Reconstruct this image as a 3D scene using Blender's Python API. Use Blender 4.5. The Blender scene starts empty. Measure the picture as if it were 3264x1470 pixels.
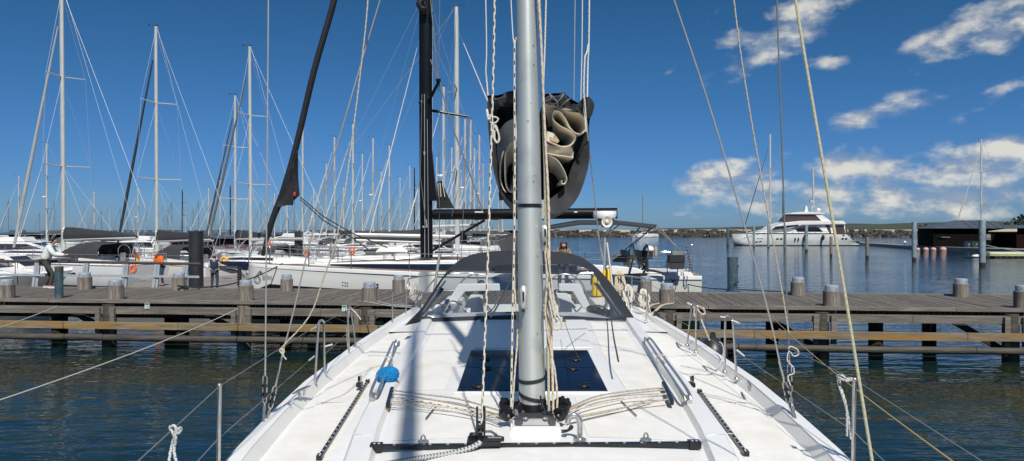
import bpy, bmesh, math, random
from mathutils import Vector, Matrix
R = math.radians
sin, cos, pi = math.sin, math.cos, math.pi
rnd = random.Random(7)
scene = bpy.context.scene
COL = scene.collection
F, CX, CY, CAM = 2250.0, 1632.0, 731.0, 3.35

def P(px, py, D):
    """photo pixel (native 3264x1470) at distance D -> world point"""
    return Vector(((px-CX)/F*D, D, CAM-(py-CY)/F*D))
def PZ(px, py, z):
    """photo pixel on the horizontal plane at height z"""
    D = (CAM-z)*F/(py-CY)
    return Vector(((px-CX)/F*D, D, z))

# ------------------------------------------------------------ materials
MATS = {}
def nd(nt, t, **kw):
    n = nt.nodes.new(t)
    for k, v in kw.items():
        if k in ('op',): n.operation = v
        else: setattr(n, k, v)
    return n
def mat(name, col, rough=.5, metal=0., vary=.12, scale=6., bump=0., bscale=40., stretch=(1,1,1), coat=0., island=0., dirt=None, dscale=1.5, spec=.5, dlo=.5, dhi=.68):
    m = bpy.data.materials.new(name); m.use_nodes = True; nt = m.node_tree; L = nt.links
    b = nt.nodes['Principled BSDF']
    b.inputs['Roughness'].default_value = rough; b.inputs['Metallic'].default_value = metal
    b.inputs['Coat Weight'].default_value = coat; b.inputs['Specular IOR Level'].default_value = spec
    tc = nd(nt, 'ShaderNodeTexCoord'); mp = nd(nt, 'ShaderNodeMapping'); mp.inputs['Scale'].default_value = stretch
    L.new(tc.outputs['Object'], mp.inputs[0])
    n = nd(nt, 'ShaderNodeTexNoise'); n.inputs['Scale'].default_value = scale; n.inputs['Detail'].default_value = 5
    L.new(mp.outputs[0], n.inputs[0])
    mr = nd(nt, 'ShaderNodeMapRange'); mr.inputs[1].default_value = .3; mr.inputs[2].default_value = .7
    mr.inputs[3].default_value = 1-vary; mr.inputs[4].default_value = 1+vary*.6
    L.new(n.outputs[0], mr.inputs[0])
    hs = nd(nt, 'ShaderNodeHueSaturation'); hs.inputs['Color'].default_value = (*col, 1)
    val = mr.outputs[0]
    if island:
        g = nd(nt, 'ShaderNodeNewGeometry'); m2 = nd(nt, 'ShaderNodeMapRange')
        m2.inputs[3].default_value = 1-island; m2.inputs[4].default_value = 1+island
        L.new(g.outputs['Random Per Island'], m2.inputs[0])
        mu = nd(nt, 'ShaderNodeMath', op='MULTIPLY'); L.new(val, mu.inputs[0]); L.new(m2.outputs[0], mu.inputs[1]); val = mu.outputs[0]
    L.new(val, hs.inputs['Value'])
    out = hs.outputs[0]
    if dirt:
        n2 = nd(nt, 'ShaderNodeTexNoise'); n2.inputs['Scale'].default_value = dscale; n2.inputs['Detail'].default_value = 6
        L.new(mp.outputs[0], n2.inputs[0])
        r2 = nd(nt, 'ShaderNodeMapRange'); r2.inputs[1].default_value = dlo; r2.inputs[2].default_value = dhi
        L.new(n2.outputs[0], r2.inputs[0])
        mx = nd(nt, 'ShaderNodeMix', data_type='RGBA'); L.new(r2.outputs[0], mx.inputs[0]); L.new(out, mx.inputs[6]); mx.inputs[7].default_value = (*dirt, 1)
        out = mx.outputs[2]
    L.new(out, b.inputs['Base Color'])
    if bump:
        n3 = nd(nt, 'ShaderNodeTexNoise'); n3.inputs['Scale'].default_value = bscale; n3.inputs['Detail'].default_value = 4
        L.new(mp.outputs[0], n3.inputs[0])
        bp = nd(nt, 'ShaderNodeBump'); bp.inputs['Strength'].default_value = bump; bp.inputs['Distance'].default_value = .02
        L.new(n3.outputs[0], bp.inputs['Height']); L.new(bp.outputs[0], b.inputs['Normal'])
    MATS[name] = m
    return m
def rope_mat(name, base, fleck, period=.1, frac=.28, twin=True, strand=.0):
    m = mat(name, base, .85, vary=.12, scale=60)
    nt = m.node_tree; L = nt.links; b = nt.nodes['Principled BSDF']
    old = b.inputs['Base Color'].links[0].from_socket
    at = nd(nt, 'ShaderNodeAttribute', attribute_name='tl'); aa = nd(nt, 'ShaderNodeAttribute', attribute_name='ta')
    a2 = nd(nt, 'ShaderNodeMath', op='MULTIPLY'); L.new(aa.outputs['Fac'], a2.inputs[0]); a2.inputs[1].default_value = 4
    fl = nd(nt, 'ShaderNodeMath', op='FLOOR'); L.new(a2.outputs[0], fl.inputs[0])
    hf = nd(nt, 'ShaderNodeMath', op='MULTIPLY'); L.new(fl.outputs[0], hf.inputs[0]); hf.inputs[1].default_value = .5 if twin else .25
    dv = nd(nt, 'ShaderNodeMath', op='DIVIDE'); L.new(at.outputs['Fac'], dv.inputs[0]); dv.inputs[1].default_value = period
    ad = nd(nt, 'ShaderNodeMath', op='ADD'); L.new(dv.outputs[0], ad.inputs[0]); L.new(hf.outputs[0], ad.inputs[1])
    fr = nd(nt, 'ShaderNodeMath', op='FRACT'); L.new(ad.outputs[0], fr.inputs[0])
    lt = nd(nt, 'ShaderNodeMath', op='LESS_THAN'); L.new(fr.outputs[0], lt.inputs[0]); lt.inputs[1].default_value = frac
    f2 = nd(nt, 'ShaderNodeMath', op='FRACT'); L.new(a2.outputs[0], f2.inputs[0])
    l2 = nd(nt, 'ShaderNodeMath', op='LESS_THAN'); L.new(f2.outputs[0], l2.inputs[0]); l2.inputs[1].default_value = .7
    mu = nd(nt, 'ShaderNodeMath', op='MULTIPLY'); L.new(lt.outputs[0], mu.inputs[0]); L.new(l2.outputs[0], mu.inputs[1])
    mx = nd(nt, 'ShaderNodeMix', data_type='RGBA'); L.new(mu.outputs[0], mx.inputs[0]); L.new(old, mx.inputs[6]); mx.inputs[7].default_value = (*fleck, 1)
    L.new(mx.outputs[2], b.inputs['Base Color'])
    return m
def glass_mat(name, tint, mixf=.35, rough=.05):
    m = bpy.data.materials.new(name); m.use_nodes = True; nt = m.node_tree; L = nt.links
    nt.nodes.remove(nt.nodes['Principled BSDF']); out = nt.nodes['Material Output']
    tr = nd(nt, 'ShaderNodeBsdfTransparent'); tr.inputs[0].default_value = (.8, .85, .9, 1)
    df = nd(nt, 'ShaderNodeBsdfPrincipled'); df.inputs['Base Color'].default_value = (*tint, 1); df.inputs['Roughness'].default_value = rough
    n = nd(nt, 'ShaderNodeTexNoise'); n.inputs['Scale'].default_value = 3; tc = nd(nt, 'ShaderNodeTexCoord'); L.new(tc.outputs['Object'], n.inputs[0])
    bp = nd(nt, 'ShaderNodeBump'); bp.inputs['Strength'].default_value = .15; bp.inputs['Distance'].default_value = .1; L.new(n.outputs[0], bp.inputs['Height']); L.new(bp.outputs[0], df.inputs['Normal'])
    mr = nd(nt, 'ShaderNodeMapRange'); mr.inputs[1].default_value = .3; mr.inputs[2].default_value = .7; mr.inputs[3].default_value = mixf*.7; mr.inputs[4].default_value = mixf*1.3; L.new(n.outputs[0], mr.inputs[0])
    mx = nd(nt, 'ShaderNodeMixShader'); L.new(mr.outputs[0], mx.inputs[0]); L.new(tr.outputs[0], mx.inputs[1]); L.new(df.outputs[0], mx.inputs[2]); L.new(mx.outputs[0], out.inputs[0])
    MATS[name] = m; return m

mat('gelcoat', (.78,.775,.745), .3, vary=.04, scale=2.2, dirt=(.74,.71,.64), dscale=3.5, dlo=.55, dhi=.9)
mat('nonskid', (.75,.735,.69), .7, vary=.05, scale=9, bump=.3, bscale=260, dirt=(.63,.60,.52), dscale=2.5, dlo=.48, dhi=.85)
mat('plinth_white', (.78,.77,.75), .4, vary=.04)
mat('hull_white', (.72,.72,.69), .3, vary=.06, scale=.7, coat=.2, dirt=(.55,.53,.47), dscale=.8, dlo=.5, dhi=.9)
mat('hull_pearl', (.70,.70,.65), .25, vary=.04, scale=.5, coat=.3)
mat('hull_navy', (.012,.02,.05), .2, vary=.1, coat=.4)
mat('hull_grey', (.17,.18,.18), .35, vary=.1)
mat('antifoul', (.012,.010,.012), .6, vary=.2)
mat('antifoul_blue', (.02,.04,.12), .6, vary=.2)
mat('mast_silver', (.60,.62,.57), .42, metal=.5, vary=.05, scale=2, dirt=(.36,.37,.36), dscale=5, dlo=.55, dhi=.9)
mat('mast_pale', (.50,.50,.47), .45, metal=.1, vary=.12, scale=1.5)
mat('mast_black', (.006,.006,.007), .32, vary=.2, spec=.3)
mat('steel', (.50,.485,.46), .22, metal=.75, vary=.15, scale=25)
mat('wire', (.20,.20,.19), .45, metal=.3, vary=.15)
mat('wire_pale', (.36,.36,.35), .5, metal=.2, vary=.1)
mat('wire_dark', (.04,.045,.05), .5, vary=.15)
mat('black_plastic', (.012,.012,.013), .32, vary=.3, scale=20)
mat('black_rubber', (.02,.021,.022), .38, vary=.3, scale=8, bump=.1)
mat('grey_metal', (.10,.10,.11), .4, metal=.5, vary=.15)
mat('canvas_dark', (.020,.022,.027), .8, vary=.18, scale=5, bump=.15, bscale=14)
mat('canvas_grey', (.065,.066,.072), .85, vary=.2, scale=3, bump=.5, bscale=5)
mat('canvas_charcoal', (.035,.037,.040), .85, vary=.25, scale=3, bump=.5, bscale=4)
mat('canvas_green', (.07,.08,.07), .85, vary=.2, scale=2)
mat('canvas_brown', (.15,.13,.11), .85, vary=.2)
mat('canvas_beige', (.42,.37,.26), .85, vary=.15)
mat('sail_cloth', (.80,.72,.58), .7, vary=.1, scale=7, bump=.25, bscale=10, dirt=(.66,.54,.36), dscale=4, dlo=.5, dhi=.85)
mat('sail_white', (.70,.68,.62), .7, vary=.12, scale=2)
mat('sail_black', (.012,.012,.014), .7, vary=.3, scale=3, bump=.4, bscale=3)
mat('hatch_glass', (.004,.006,.018), .06, vary=.2).node_tree.nodes['Principled BSDF'].inputs['IOR'].default_value=1.09
mat('window_dark', (.012,.013,.02), .12, vary=.3, coat=.3)
mat('window_bronze', (.08,.05,.045), .15, vary=.3, coat=.3)
mat('wheel_black', (.02,.02,.022), .5)
mat('teak', (.26,.19,.145), .75, vary=.2, scale=2, stretch=(1,14,1))
mat('yellow', (.75,.50,.01), .6, vary=.15, scale=9, bump=.5, bscale=16)
mat('orange', (.75,.13,.02), .6, vary=.15, scale=4)
mat('amber', (.75,.36,.04), .6, vary=.15, scale=4)
mat('red_cloth', (.55,.04,.03), .7); mat('gold_cloth', (.7,.45,.03), .7)
mat('mop_blue', (.0,.20,.50), .95, vary=.35, scale=60, bump=.8, bscale=90)
mat('wood_grey', (.142,.123,.102), .85, vary=.35, scale=2.2, stretch=(9,1,9), bump=.5, bscale=10, island=.22, dirt=(.085,.075,.064), dscale=1.2)
mat('wood_beam', (.175,.155,.13), .85, vary=.45, scale=2.0, stretch=(.35,7,9), bump=.6, bscale=9, island=.12, dirt=(.11,.10,.085), dscale=1.3)
mat('wood_ochre', (.21,.165,.105), .9, vary=.4, scale=3, stretch=(.4,4,4), bump=.6, bscale=9, island=.1, dirt=(.27,.15,.035), dscale=1.8, dlo=.44, dhi=.66)
mat('wood_wet', (.075,.063,.048), .7, vary=.4, scale=3, stretch=(.4,4,4), bump=.6, bscale=9, dirt=(.03,.032,.02), dscale=2)
mat('wood_post', (.235,.205,.17), .88, vary=.45, scale=3, stretch=(5,5,.5), bump=.7, bscale=12, dirt=(.11,.095,.075), dscale=2.2, dlo=.48, dhi=.62)
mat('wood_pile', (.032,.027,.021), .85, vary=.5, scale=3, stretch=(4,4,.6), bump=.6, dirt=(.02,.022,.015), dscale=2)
mat('post_cap', (.30,.345,.40), .55, vary=.25, scale=9, dirt=(.22,.24,.26), dscale=7)
mat('steel_teal', (.045,.085,.105), .5, vary=.3, scale=5, dirt=(.10,.13,.14), dscale=6)
mat('steel_bluegrey', (.21,.27,.29), .6, vary=.25, scale=3, dirt=(.12,.16,.18), dscale=2)
mat('steel_black', (.022,.024,.026), .5, vary=.3, scale=2, dirt=(.05,.035,.03), dscale=3, dlo=.58, dhi=.75)
mat('rail_paint', (.33,.37,.40), .6, vary=.15, scale=4)
mat('rail_brown', (.075,.052,.045), .5, vary=.25)
mat('dock_conc', (.24,.235,.225), .85, vary=.2, scale=2)
mat('dock_plank', (.225,.20,.18), .85, vary=.3, scale=2, stretch=(1,8,1), island=.15)
mat('rock', (.075,.068,.056), .9, vary=.6, scale=.7, bump=.8, bscale=2, island=.5, dirt=(.025,.024,.02), dscale=.6)
mat('sand', (.42,.37,.27), .95, vary=.15, scale=.05)
mat('heath', (.045,.058,.03), .95, vary=.5, scale=.03, dirt=(.025,.035,.018), dscale=.08)
mat('leaf', (.035,.05,.02), .85, vary=.5, scale=.8, island=.5)
mat('trunk', (.09,.07,.05), .9)
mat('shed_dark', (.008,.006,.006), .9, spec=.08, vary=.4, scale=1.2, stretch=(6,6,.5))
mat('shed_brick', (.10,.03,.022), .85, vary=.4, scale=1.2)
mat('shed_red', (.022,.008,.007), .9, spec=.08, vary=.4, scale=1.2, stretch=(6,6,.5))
mat('roof_slate', (.058,.072,.095), .6, vary=.2, scale=1)
mat('skin', (.46,.26,.18), .55, vary=.1, scale=9)
mat('hair_dark', (.012,.010,.009), .7, vary=.3, scale=30); mat('hair_brown', (.07,.035,.02), .6, vary=.3, scale=30); mat('hair_grey', (.22,.19,.17), .7)
mat('knit_white', (.66,.70,.66), .9, vary=.1, scale=6, bump=.4, bscale=20)
mat('denim', (.035,.05,.075), .9, vary=.25, scale=12); mat('khaki', (.05,.045,.035), .9, vary=.25, scale=12)
mat('vest_navy', (.012,.025,.06), .8, vary=.2, scale=8, bump=.3, bscale=12); mat('shirt_pale', (.42,.48,.55), .9)
mat('jacket_orange', (.85,.16,.02), .75, vary=.12, scale=9, bump=.4, bscale=9)
mat('jacket_tan', (.25,.17,.09), .9, vary=.2, scale=9)
mat('shoe_white', (.55,.55,.52), .7); mat('shoe_black', (.02,.02,.022), .6)
mat('buoy_pink', (.55,.33,.28), .5, vary=.2, scale=2)
mat('sign_white', (.75,.76,.74), .5, vary=.05); mat('sign_green', (.02,.22,.13), .5); mat('ink', (.015,.015,.02), .6)
mat('script_ink', (.05,.05,.045), .5)
mat('wax_yellow', (.50,.50,.30), .6, vary=.2, scale=2); mat('green_bin', (.015,.05,.025), .6); mat('blue_bin', (.01,.02,.05), .6)
mat('grey_plastic', (.22,.235,.22), .5, vary=.15)
rope_mat('rope_black_fleck', (.60,.56,.46), (.012,.012,.02), .085, .32)
rope_mat('rope_red_fleck', (.58,.52,.40), (.48,.26,.20), .06, .3, False)
rope_mat('rope_tail', (.40,.345,.28), (.22,.17,.12), .09, .2)
rope_mat('rope_cream', (.56,.49,.37), (.32,.22,.12), .09, .2)
rope_mat('rope_olive', (.47,.44,.29), (.38,.35,.21), .03, .4, False)
rope_mat('rope_grey_fleck', (.52,.53,.50), (.16,.17,.17), .035, .3)
rope_mat('rope_fat', (.40,.43,.41), (.05,.055,.06), .022, .38, False)
rope_mat('rope_dark', (.02,.03,.035), (.10,.13,.12), .05, .25)
rope_mat('rope_white', (.62,.60,.54), (.42,.38,.30), .05, .3)
mat('rope_blue', (.03,.07,.22), .8); mat('rope_amber', (.50,.36,.14), .8); mat('rope_tar', (.02,.022,.028), .8)
glass_mat('clear_vinyl', (.14,.15,.17), .17, .08)
glass_mat('clear_acrylic', (.2,.22,.25), .35, .05)

# ------------------------------------------------------------ mesh builder
class MB:
    def __init__(s): s.v=[]; s.f=[]; s.mi=[]; s.tl={}; s.ta={}; s.m=0
    def add(s, vs, fs):
        o = len(s.v); s.v += [Vector(v) for v in vs]
        for f in fs: s.f.append([i+o for i in f]); s.mi.append(s.m)
        return o
    def box(s, c, d, rz=0, rx=0, ry=0, top=(1,1)):
        M = Matrix.Translation(c) @ Matrix.Rotation(rz,4,'Z') @ Matrix.Rotation(ry,4,'Y') @ Matrix.Rotation(rx,4,'X')
        a,b,h = d[0]/2,d[1]/2,d[2]/2; tx,ty = top
        vs = [(-a,-b,-h),(a,-b,-h),(a,b,-h),(-a,b,-h),(-a*tx,-b*ty,h),(a*tx,-b*ty,h),(a*tx,b*ty,h),(-a*tx,b*ty,h)]
        s.add([M@Vector(v) for v in vs], [(0,3,2,1),(4,5,6,7),(0,1,5,4),(1,2,6,5),(2,3,7,6),(3,0,4,7)]); return s
    def beam(s, p0, p1, w, h, up=(0,0,1)):
        p0=Vector(p0); p1=Vector(p1); d=(p1-p0).normalized(); r=d.cross(Vector(up)).normalized(); u=r.cross(d)
        vs=[]
        for p in (p0,p1):
            for a,b in ((-1,-1),(1,-1),(1,1),(-1,1)): vs.append(p+r*(a*w/2)+u*(b*h/2))
        s.add(vs,[(0,1,2,3),(7,6,5,4),(0,4,5,1),(1,5,6,2),(2,6,7,3),(3,7,4,0)]); return s
    def tube(s, pts, r, n=8, cap=True, sq=1.0, closed=False):
        pts=[Vector(p) for p in pts]
        if closed: pts=pts+[pts[0]]
        k=len(pts); rs = r if isinstance(r,(list,tuple)) else [r]*k
        if len(rs)<k: rs=[rs[0]+(rs[-1]-rs[0])*i/(k-1) for i in range(k)]
        o=len(s.v); t0=(pts[1]-pts[0]).normalized()
        ref=Vector((0,0,1)) if abs(t0.z)<.9 else Vector((0,1,0))
        nrm=(ref-t0*ref.dot(t0)).normalized(); L=0
        for i,p in enumerate(pts):
            if i==0: t=t0
            elif i==k-1: t=(pts[-1]-pts[-2])
            else:
                t=(pts[i+1]-pts[i-1])
            if t.length<1e-9: t=t0
            t=t.normalized()
            if i: L+=(p-pts[i-1]).length
            nrm=(nrm-t*nrm.dot(t))
            if nrm.length<1e-6: nrm=t.orthogonal()
            nrm.normalize(); b=t.cross(nrm)
            for j in range(n):
                a=2*pi*j/n
                s.tl[len(s.v)]=L; s.ta[len(s.v)]=j/n
                s.v.append(p+(nrm*cos(a)+b*sin(a)*sq)*rs[i])
        for i in range(k-1):
            for j in range(n):
                a=o+i*n+j; b=o+i*n+(j+1)%n
                s.f.append([a,b,b+n,a+n]); s.mi.append(s.m)
        if cap and not closed:
            s.f.append([o+j for j in range(n)][::-1]); s.mi.append(s.m)
            s.f.append([o+(k-1)*n+j for j in range(n)]); s.mi.append(s.m)
        return s
    def cyl(s,p0,p1,r0,r1=None,n=16): return s.tube([p0,p1],[r0,r0 if r1 is None else r1],n)
    def lathe(s, c, prof, n=24, axis='Z', sx=1, sy=1):
        c=Vector(c); vs=[]
        for r,h in prof:
            for j in range(n):
                a=2*pi*j/n; x,y=r*cos(a)*sx,r*sin(a)*sy
                vs.append(c+(Vector((x,y,h)) if axis=='Z' else Vector((x,h,y)) if axis=='Y' else Vector((h,x,y))))
        fs=[]
        for i in range(len(prof)-1):
            for j in range(n): fs.append((i*n+j,i*n+(j+1)%n,(i+1)*n+(j+1)%n,(i+1)*n+j))
        if prof[0][0]>1e-5: fs.append(tuple(range(n))[::-1])
        if prof[-1][0]>1e-5: fs.append(tuple((len(prof)-1)*n+j for j in range(n)))
        s.add(vs,fs); return s
    def ball(s,c,r,n=12,sc=(1,1,1)):
        c=Vector(c); prof=[]; m=n//2+1; vs=[];fs=[]
        for i in range(m+1):
            t=pi*i/m
            for j in range(n):
                a=2*pi*j/n; vs.append(c+Vector((r*sin(t)*cos(a)*sc[0],r*sin(t)*sin(a)*sc[1],r*cos(t)*sc[2])))
        for i in range(m):
            for j in range(n): fs.append((i*n+j,(i+1)*n+j,(i+1)*n+(j+1)%n,i*n+(j+1)%n))
        s.add(vs,fs); return s
    def grid(s, rows, closed=False):
        """rows: list of equal-length point lists"""
        n=len(rows[0]); vs=[p for r_ in rows for p in r_]; fs=[]
        for i in range(len(rows)-1):
            for j in range(n if closed else n-1):
                k=(j+1)%n; fs.append((i*n+j,i*n+k,(i+1)*n+k,(i+1)*n+j))
        s.add(vs,fs); return s
    def prism(s, poly, off):
        """poly: 3-D points, off: extrusion vector"""
        off=Vector(off); n=len(poly); vs=[Vector(p) for p in poly]+[Vector(p)+off for p in poly]
        fs=[tuple(range(n))[::-1],tuple(range(n,2*n))]+[(i,(i+1)%n,n+(i+1)%n,n+i) for i in range(n)]
        s.add(vs,fs); return s
    def build(s, name, m, parent=None, at=None, smooth=True, thick=0, label=None, bev=0):
        me=bpy.data.meshes.new(name); off=Vector((0,0,0))
        if parent is not None: off=OFF.get(parent.name,off)
        elif at is not None: off=Vector(at)
        me.from_pydata([v-off for v in s.v],[],s.f)
        ms = m if isinstance(m,(list,tuple)) else [m]
        for q in ms: me.materials.append(MATS[q])
        if len(ms)>1: me.polygons.foreach_set('material_index', s.mi)
        if s.tl:
            a=me.attributes.new('tl','FLOAT','POINT'); b=me.attributes.new('ta','FLOAT','POINT'); N=len(s.v)
            a.data.foreach_set('value',[s.tl.get(i,0.) for i in range(N)]); b.data.foreach_set('value',[s.ta.get(i,0.) for i in range(N)])
        if thick:
            bm=bmesh.new(); bm.from_mesh(me); bmesh.ops.recalc_face_normals(bm,faces=bm.faces)
            bmesh.ops.solidify(bm,geom=bm.faces[:],thickness=thick); bm.to_mesh(me); bm.free()
        if bev:
            bm=bmesh.new(); bm.from_mesh(me); es=[e for e in bm.edges if len(e.link_faces)==2 and e.calc_face_angle(0)>.6]
            bmesh.ops.bevel(bm,geom=es,offset=bev,segments=2,affect='EDGES'); bm.to_mesh(me); bm.free()
        bm=bmesh.new(); bm.from_mesh(me); bmesh.ops.recalc_face_normals(bm,faces=bm.faces); bm.to_mesh(me); bm.free()
        if smooth:
            me.polygons.foreach_set('use_smooth',[True]*len(me.polygons)); me.set_sharp_from_angle(angle=R(38))
        me.update()
        o=bpy.data.objects.new(name,me); COL.objects.link(o)
        if parent is not None: o.parent=parent; OFF[o.name]=off
        elif at is not None: o.location=off; OFF[o.name]=off
        if label: o['label']=label
        return o
OFF={}
def tag(o,label=None,cat=None,group=None,kind=None):
    if label: o['label']=label
    if cat: o['category']=cat
    if group: o['group']=group
    if kind: o['kind']=kind
    return o
def thing(name,label,cat,loc=(0,0,0),group=None):
    o=bpy.data.objects.new(name,None); COL.objects.link(o); o.location=loc; o.empty_display_size=.2
    OFF[o.name]=Vector(loc); return tag(o,label,cat,group)
def kids(o): return [c for c in bpy.data.objects if c.parent==o]
def copy_tree(o,parent=None,tree=None):
    c=o.copy(); COL.objects.link(c); c.parent=parent
    if parent is None: pass
    for ch in (TREE.get(o.name) or TREE.setdefault(o.name,kids(o))): copy_tree(ch,c)
    return c
TREE={}
def lerp(a,b,t): return a+(b-a)*t
def pl(pts,k):
    """resample a polyline of tuples to k points by arc length"""
    pts=[Vector(p) for p in pts]; d=[0]
    for a,b in zip(pts,pts[1:]): d.append(d[-1]+(b-a).length)
    out=[];j=0
    for i in range(k):
        t=d[-1]*i/(k-1)
        while j<len(d)-2 and d[j+1]<t: j+=1
        out.append(pts[j].lerp(pts[j+1],(t-d[j])/max(1e-9,d[j+1]-d[j])))
    return out
def crv(pts,k=6):
    """catmull-rom smooth through points"""
    p=[Vector(q) for q in pts]; p=[p[0]*2-p[1]]+p+[p[-1]*2-p[-2]]; out=[]
    for i in range(1,len(p)-2):
        for j in range(k):
            t=j/k; a,b,c,d=p[i-1],p[i],p[i+1],p[i+2]
            out.append(.5*((2*b)+(c-a)*t+(2*a-5*b+4*c-d)*t*t+(3*b-a-3*c+d)*t**3))
    out.append(p[-2]); return out
def sag(a,b,s,k=12):
    a=Vector(a);b=Vector(b); return [a.lerp(b,i/k)-Vector((0,0,s*4*(i/k)*(1-i/k))) for i in range(k+1)]
def text_mesh(txt,size,name,m,parent,M,shear=0,ext=.002,label=None,at=None):
    cu=bpy.data.curves.new(name,'FONT'); cu.body=txt; cu.size=size; cu.extrude=ext; cu.shear=shear; cu.align_x='CENTER'; cu.resolution_u=4
    to=bpy.data.objects.new(name,cu); COL.objects.link(to)
    dg=bpy.context.evaluated_depsgraph_get(); me=bpy.data.meshes.new_from_object(to.evaluated_get(dg)); bpy.data.objects.remove(to); bpy.data.curves.remove(cu)
    me.transform(M); off=OFF.get(parent.name,Vector()) if parent else Vector(); me.transform(Matrix.Translation(-off))
    me.materials.clear(); me.materials.append(MATS[m]); me.name=name
    o=bpy.data.objects.new(name,me); COL.objects.link(o)
    if parent: o.parent=parent
    return o
# ------------------------------------------------------------ camera, sky, sun
cam=bpy.data.cameras.new('camera'); co=bpy.data.objects.new('camera',cam); COL.objects.link(co)
co.location=(0,0,CAM); co.rotation_euler=(R(90),0,0); cam.sensor_width=36; cam.lens=36*F/3264
cam.shift_y=(CY-735)/3264.0; cam.clip_end=9000; cam.clip_start=.05; scene.camera=co
scene.view_settings.view_transform='Standard'; scene.view_settings.look='None'; scene.view_settings.exposure=.15
scene.render.resolution_x=1024; scene.render.resolution_y=461
SUN_EL,SUN_AZ=50.,11.    # sun stands behind the camera, slightly to the right
sd=bpy.data.lights.new('sun','SUN'); sd.energy=4.4; sd.angle=R(.75); sd.color=(1,.955,.88)
so=bpy.data.objects.new('sun',sd); COL.objects.link(so)
d=Vector((sin(R(SUN_AZ))*cos(R(SUN_EL)),-cos(R(SUN_AZ))*cos(R(SUN_EL)),sin(R(SUN_EL))))
so.rotation_euler=d.to_track_quat('Z','Y').to_euler(); so.location=(0,-5,30)
w=bpy.data.worlds.new('World'); scene.world=w; w.use_nodes=True; nt=w.node_tree; L=nt.links
bg=nt.nodes['Background']; sky=nd(nt,'ShaderNodeTexSky',sky_type='NISHITA',sun_disc=False)
sky.sun_elevation=R(SUN_EL); sky.sun_rotation=R(180-SUN_AZ); sky.air_density=1.0; sky.dust_density=.3; sky.ozone_density=3.5
tc=nd(nt,'ShaderNodeTexCoord'); sp=nd(nt,'ShaderNodeSeparateXYZ'); L.new(tc.outputs['Generated'],sp.inputs[0])
def M_(op,a,b=None,c=None):
    n=nd(nt,'ShaderNodeMath',op=op)
    for i,x in enumerate((a,b,c)):
        if x is None: continue
        if isinstance(x,(int,float)): n.inputs[i].default_value=x
        else: L.new(x,n.inputs[i])
    return n.outputs[0]
az=M_('ARCTAN2',sp.outputs[0],sp.outputs[1]); el=M_('ARCSINE',sp.outputs[2])
cb=nd(nt,'ShaderNodeCombineXYZ'); L.new(az,cb.inputs[0]); L.new(el,cb.inputs[1])
# the bare sky, deepened away from the horizon
cr=nd(nt,'ShaderNodeValToRGB'); L.new(M_('MULTIPLY',el,2.0),cr.inputs[0])
e=cr.color_ramp.elements; e[0].position=0; e[0].color=(.24,.41,.74,1); e[1].position=1; e[1].color=(.95,.95,.92,1)
q=e.new(.12); q.color=(.19,.365,.68,1); q=e.new(.40); q.color=(.165,.375,.575,1)
q=e.new(.68); q.color=(.135,.35,.49,1); q=e.new(.80); q.color=(.40,.60,.70,1)
mul=nd(nt,'ShaderNodeMix',data_type='RGBA',blend_type='MULTIPLY'); mul.inputs[0].default_value=1
L.new(sky.outputs[0],mul.inputs[6]); L.new(cr.outputs[0],mul.inputs[7])
def noise(vec,sc,det,off=(0,0,0),str_=(1,1,1)):
    mp=nd(nt,'ShaderNodeMapping'); mp.inputs['Location'].default_value=off; mp.inputs['Scale'].default_value=str_; L.new(vec,mp.inputs[0])
    n=nd(nt,'ShaderNodeTexNoise'); n.inputs['Scale'].default_value=sc; n.inputs['Detail'].default_value=det; n.inputs['Roughness'].default_value=.55; L.new(mp.outputs[0],n.inputs[0]); return n.outputs[0]
n1=noise(cb.outputs[0],17,9,(3,1,0),(1,1.7,1)); n1b=noise(cb.outputs[0],17,9,(3,1-.014*1.7,0),(1,1.7,1))
CL=[(2500,98,195,58,22,1.0),(2400,150,90,38,25,.7),(3190,78,190,55,20,1.0),(2830,348,135,30,13,1.0),(2700,388,62,20,20,.8),(2615,212,48,22,5,.75),(2245,250,45,18,25,.6),
(2130,225,45,10,30,.4),(2062,240,26,22,0,.5),(2960,112,85,20,30,.55),(3240,272,50,20,5,.9),(2330,560,155,42,10,1.15),(2440,600,120,30,0,1.0),(2770,535,150,48,0,1.15),(2900,565,160,40,0,1.05),
(3190,505,170,55,5,1.2),(3050,545,110,40,0,.9),(2560,620,230,38,0,1.0),(2950,625,250,38,0,1.0),(3240,600,150,45,0,1.1),(2300,615,90,14,0,.8),(2210,686,110,13,0,.9),(2750,655,450,34,0,.85),(3150,680,260,18,0,.55),
(905,108,28,8,8,.4),(3600,520,330,90,0,1.2),(3700,200,300,70,15,1.0),(2300,25,60,18,25,.5)]
cov=None
dist=noise(cb.outputs[0],9,3,(0,0,5))
for (px,py,rx,ry,rot,st) in CL:
    a=math.atan((px-CX)/F); e_=math.atan((CY-py)/F*cos(a)); ca,sa=cos(R(rot)),sin(R(rot))
    dx=M_('SUBTRACT',az,a); dy=M_('SUBTRACT',el,e_)
    ux=M_('MULTIPLY',M_('ADD',M_('MULTIPLY',dx,ca),M_('MULTIPLY',dy,sa)),F/rx)
    uy=M_('MULTIPLY',M_('SUBTRACT',M_('MULTIPLY',dy,ca),M_('MULTIPLY',dx,sa)),F/ry)
    r2=M_('ADD',M_('MULTIPLY',ux,ux),M_('MULTIPLY',uy,uy))
    v=M_('MULTIPLY',M_('SUBTRACT',1.0,M_('MULTIPLY',r2,.5)),st)
    cov=v if cov is None else M_('MAXIMUM',cov,v)
cov=M_('MAXIMUM',cov,-1.0)
def dens(n): return M_('ADD',M_('ADD',M_('MULTIPLY',cov,.50),-.06),M_('MULTIPLY',M_('SUBTRACT',n,.5),1.8))
d1=dens(n1); d2=dens(n1b)
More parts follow.
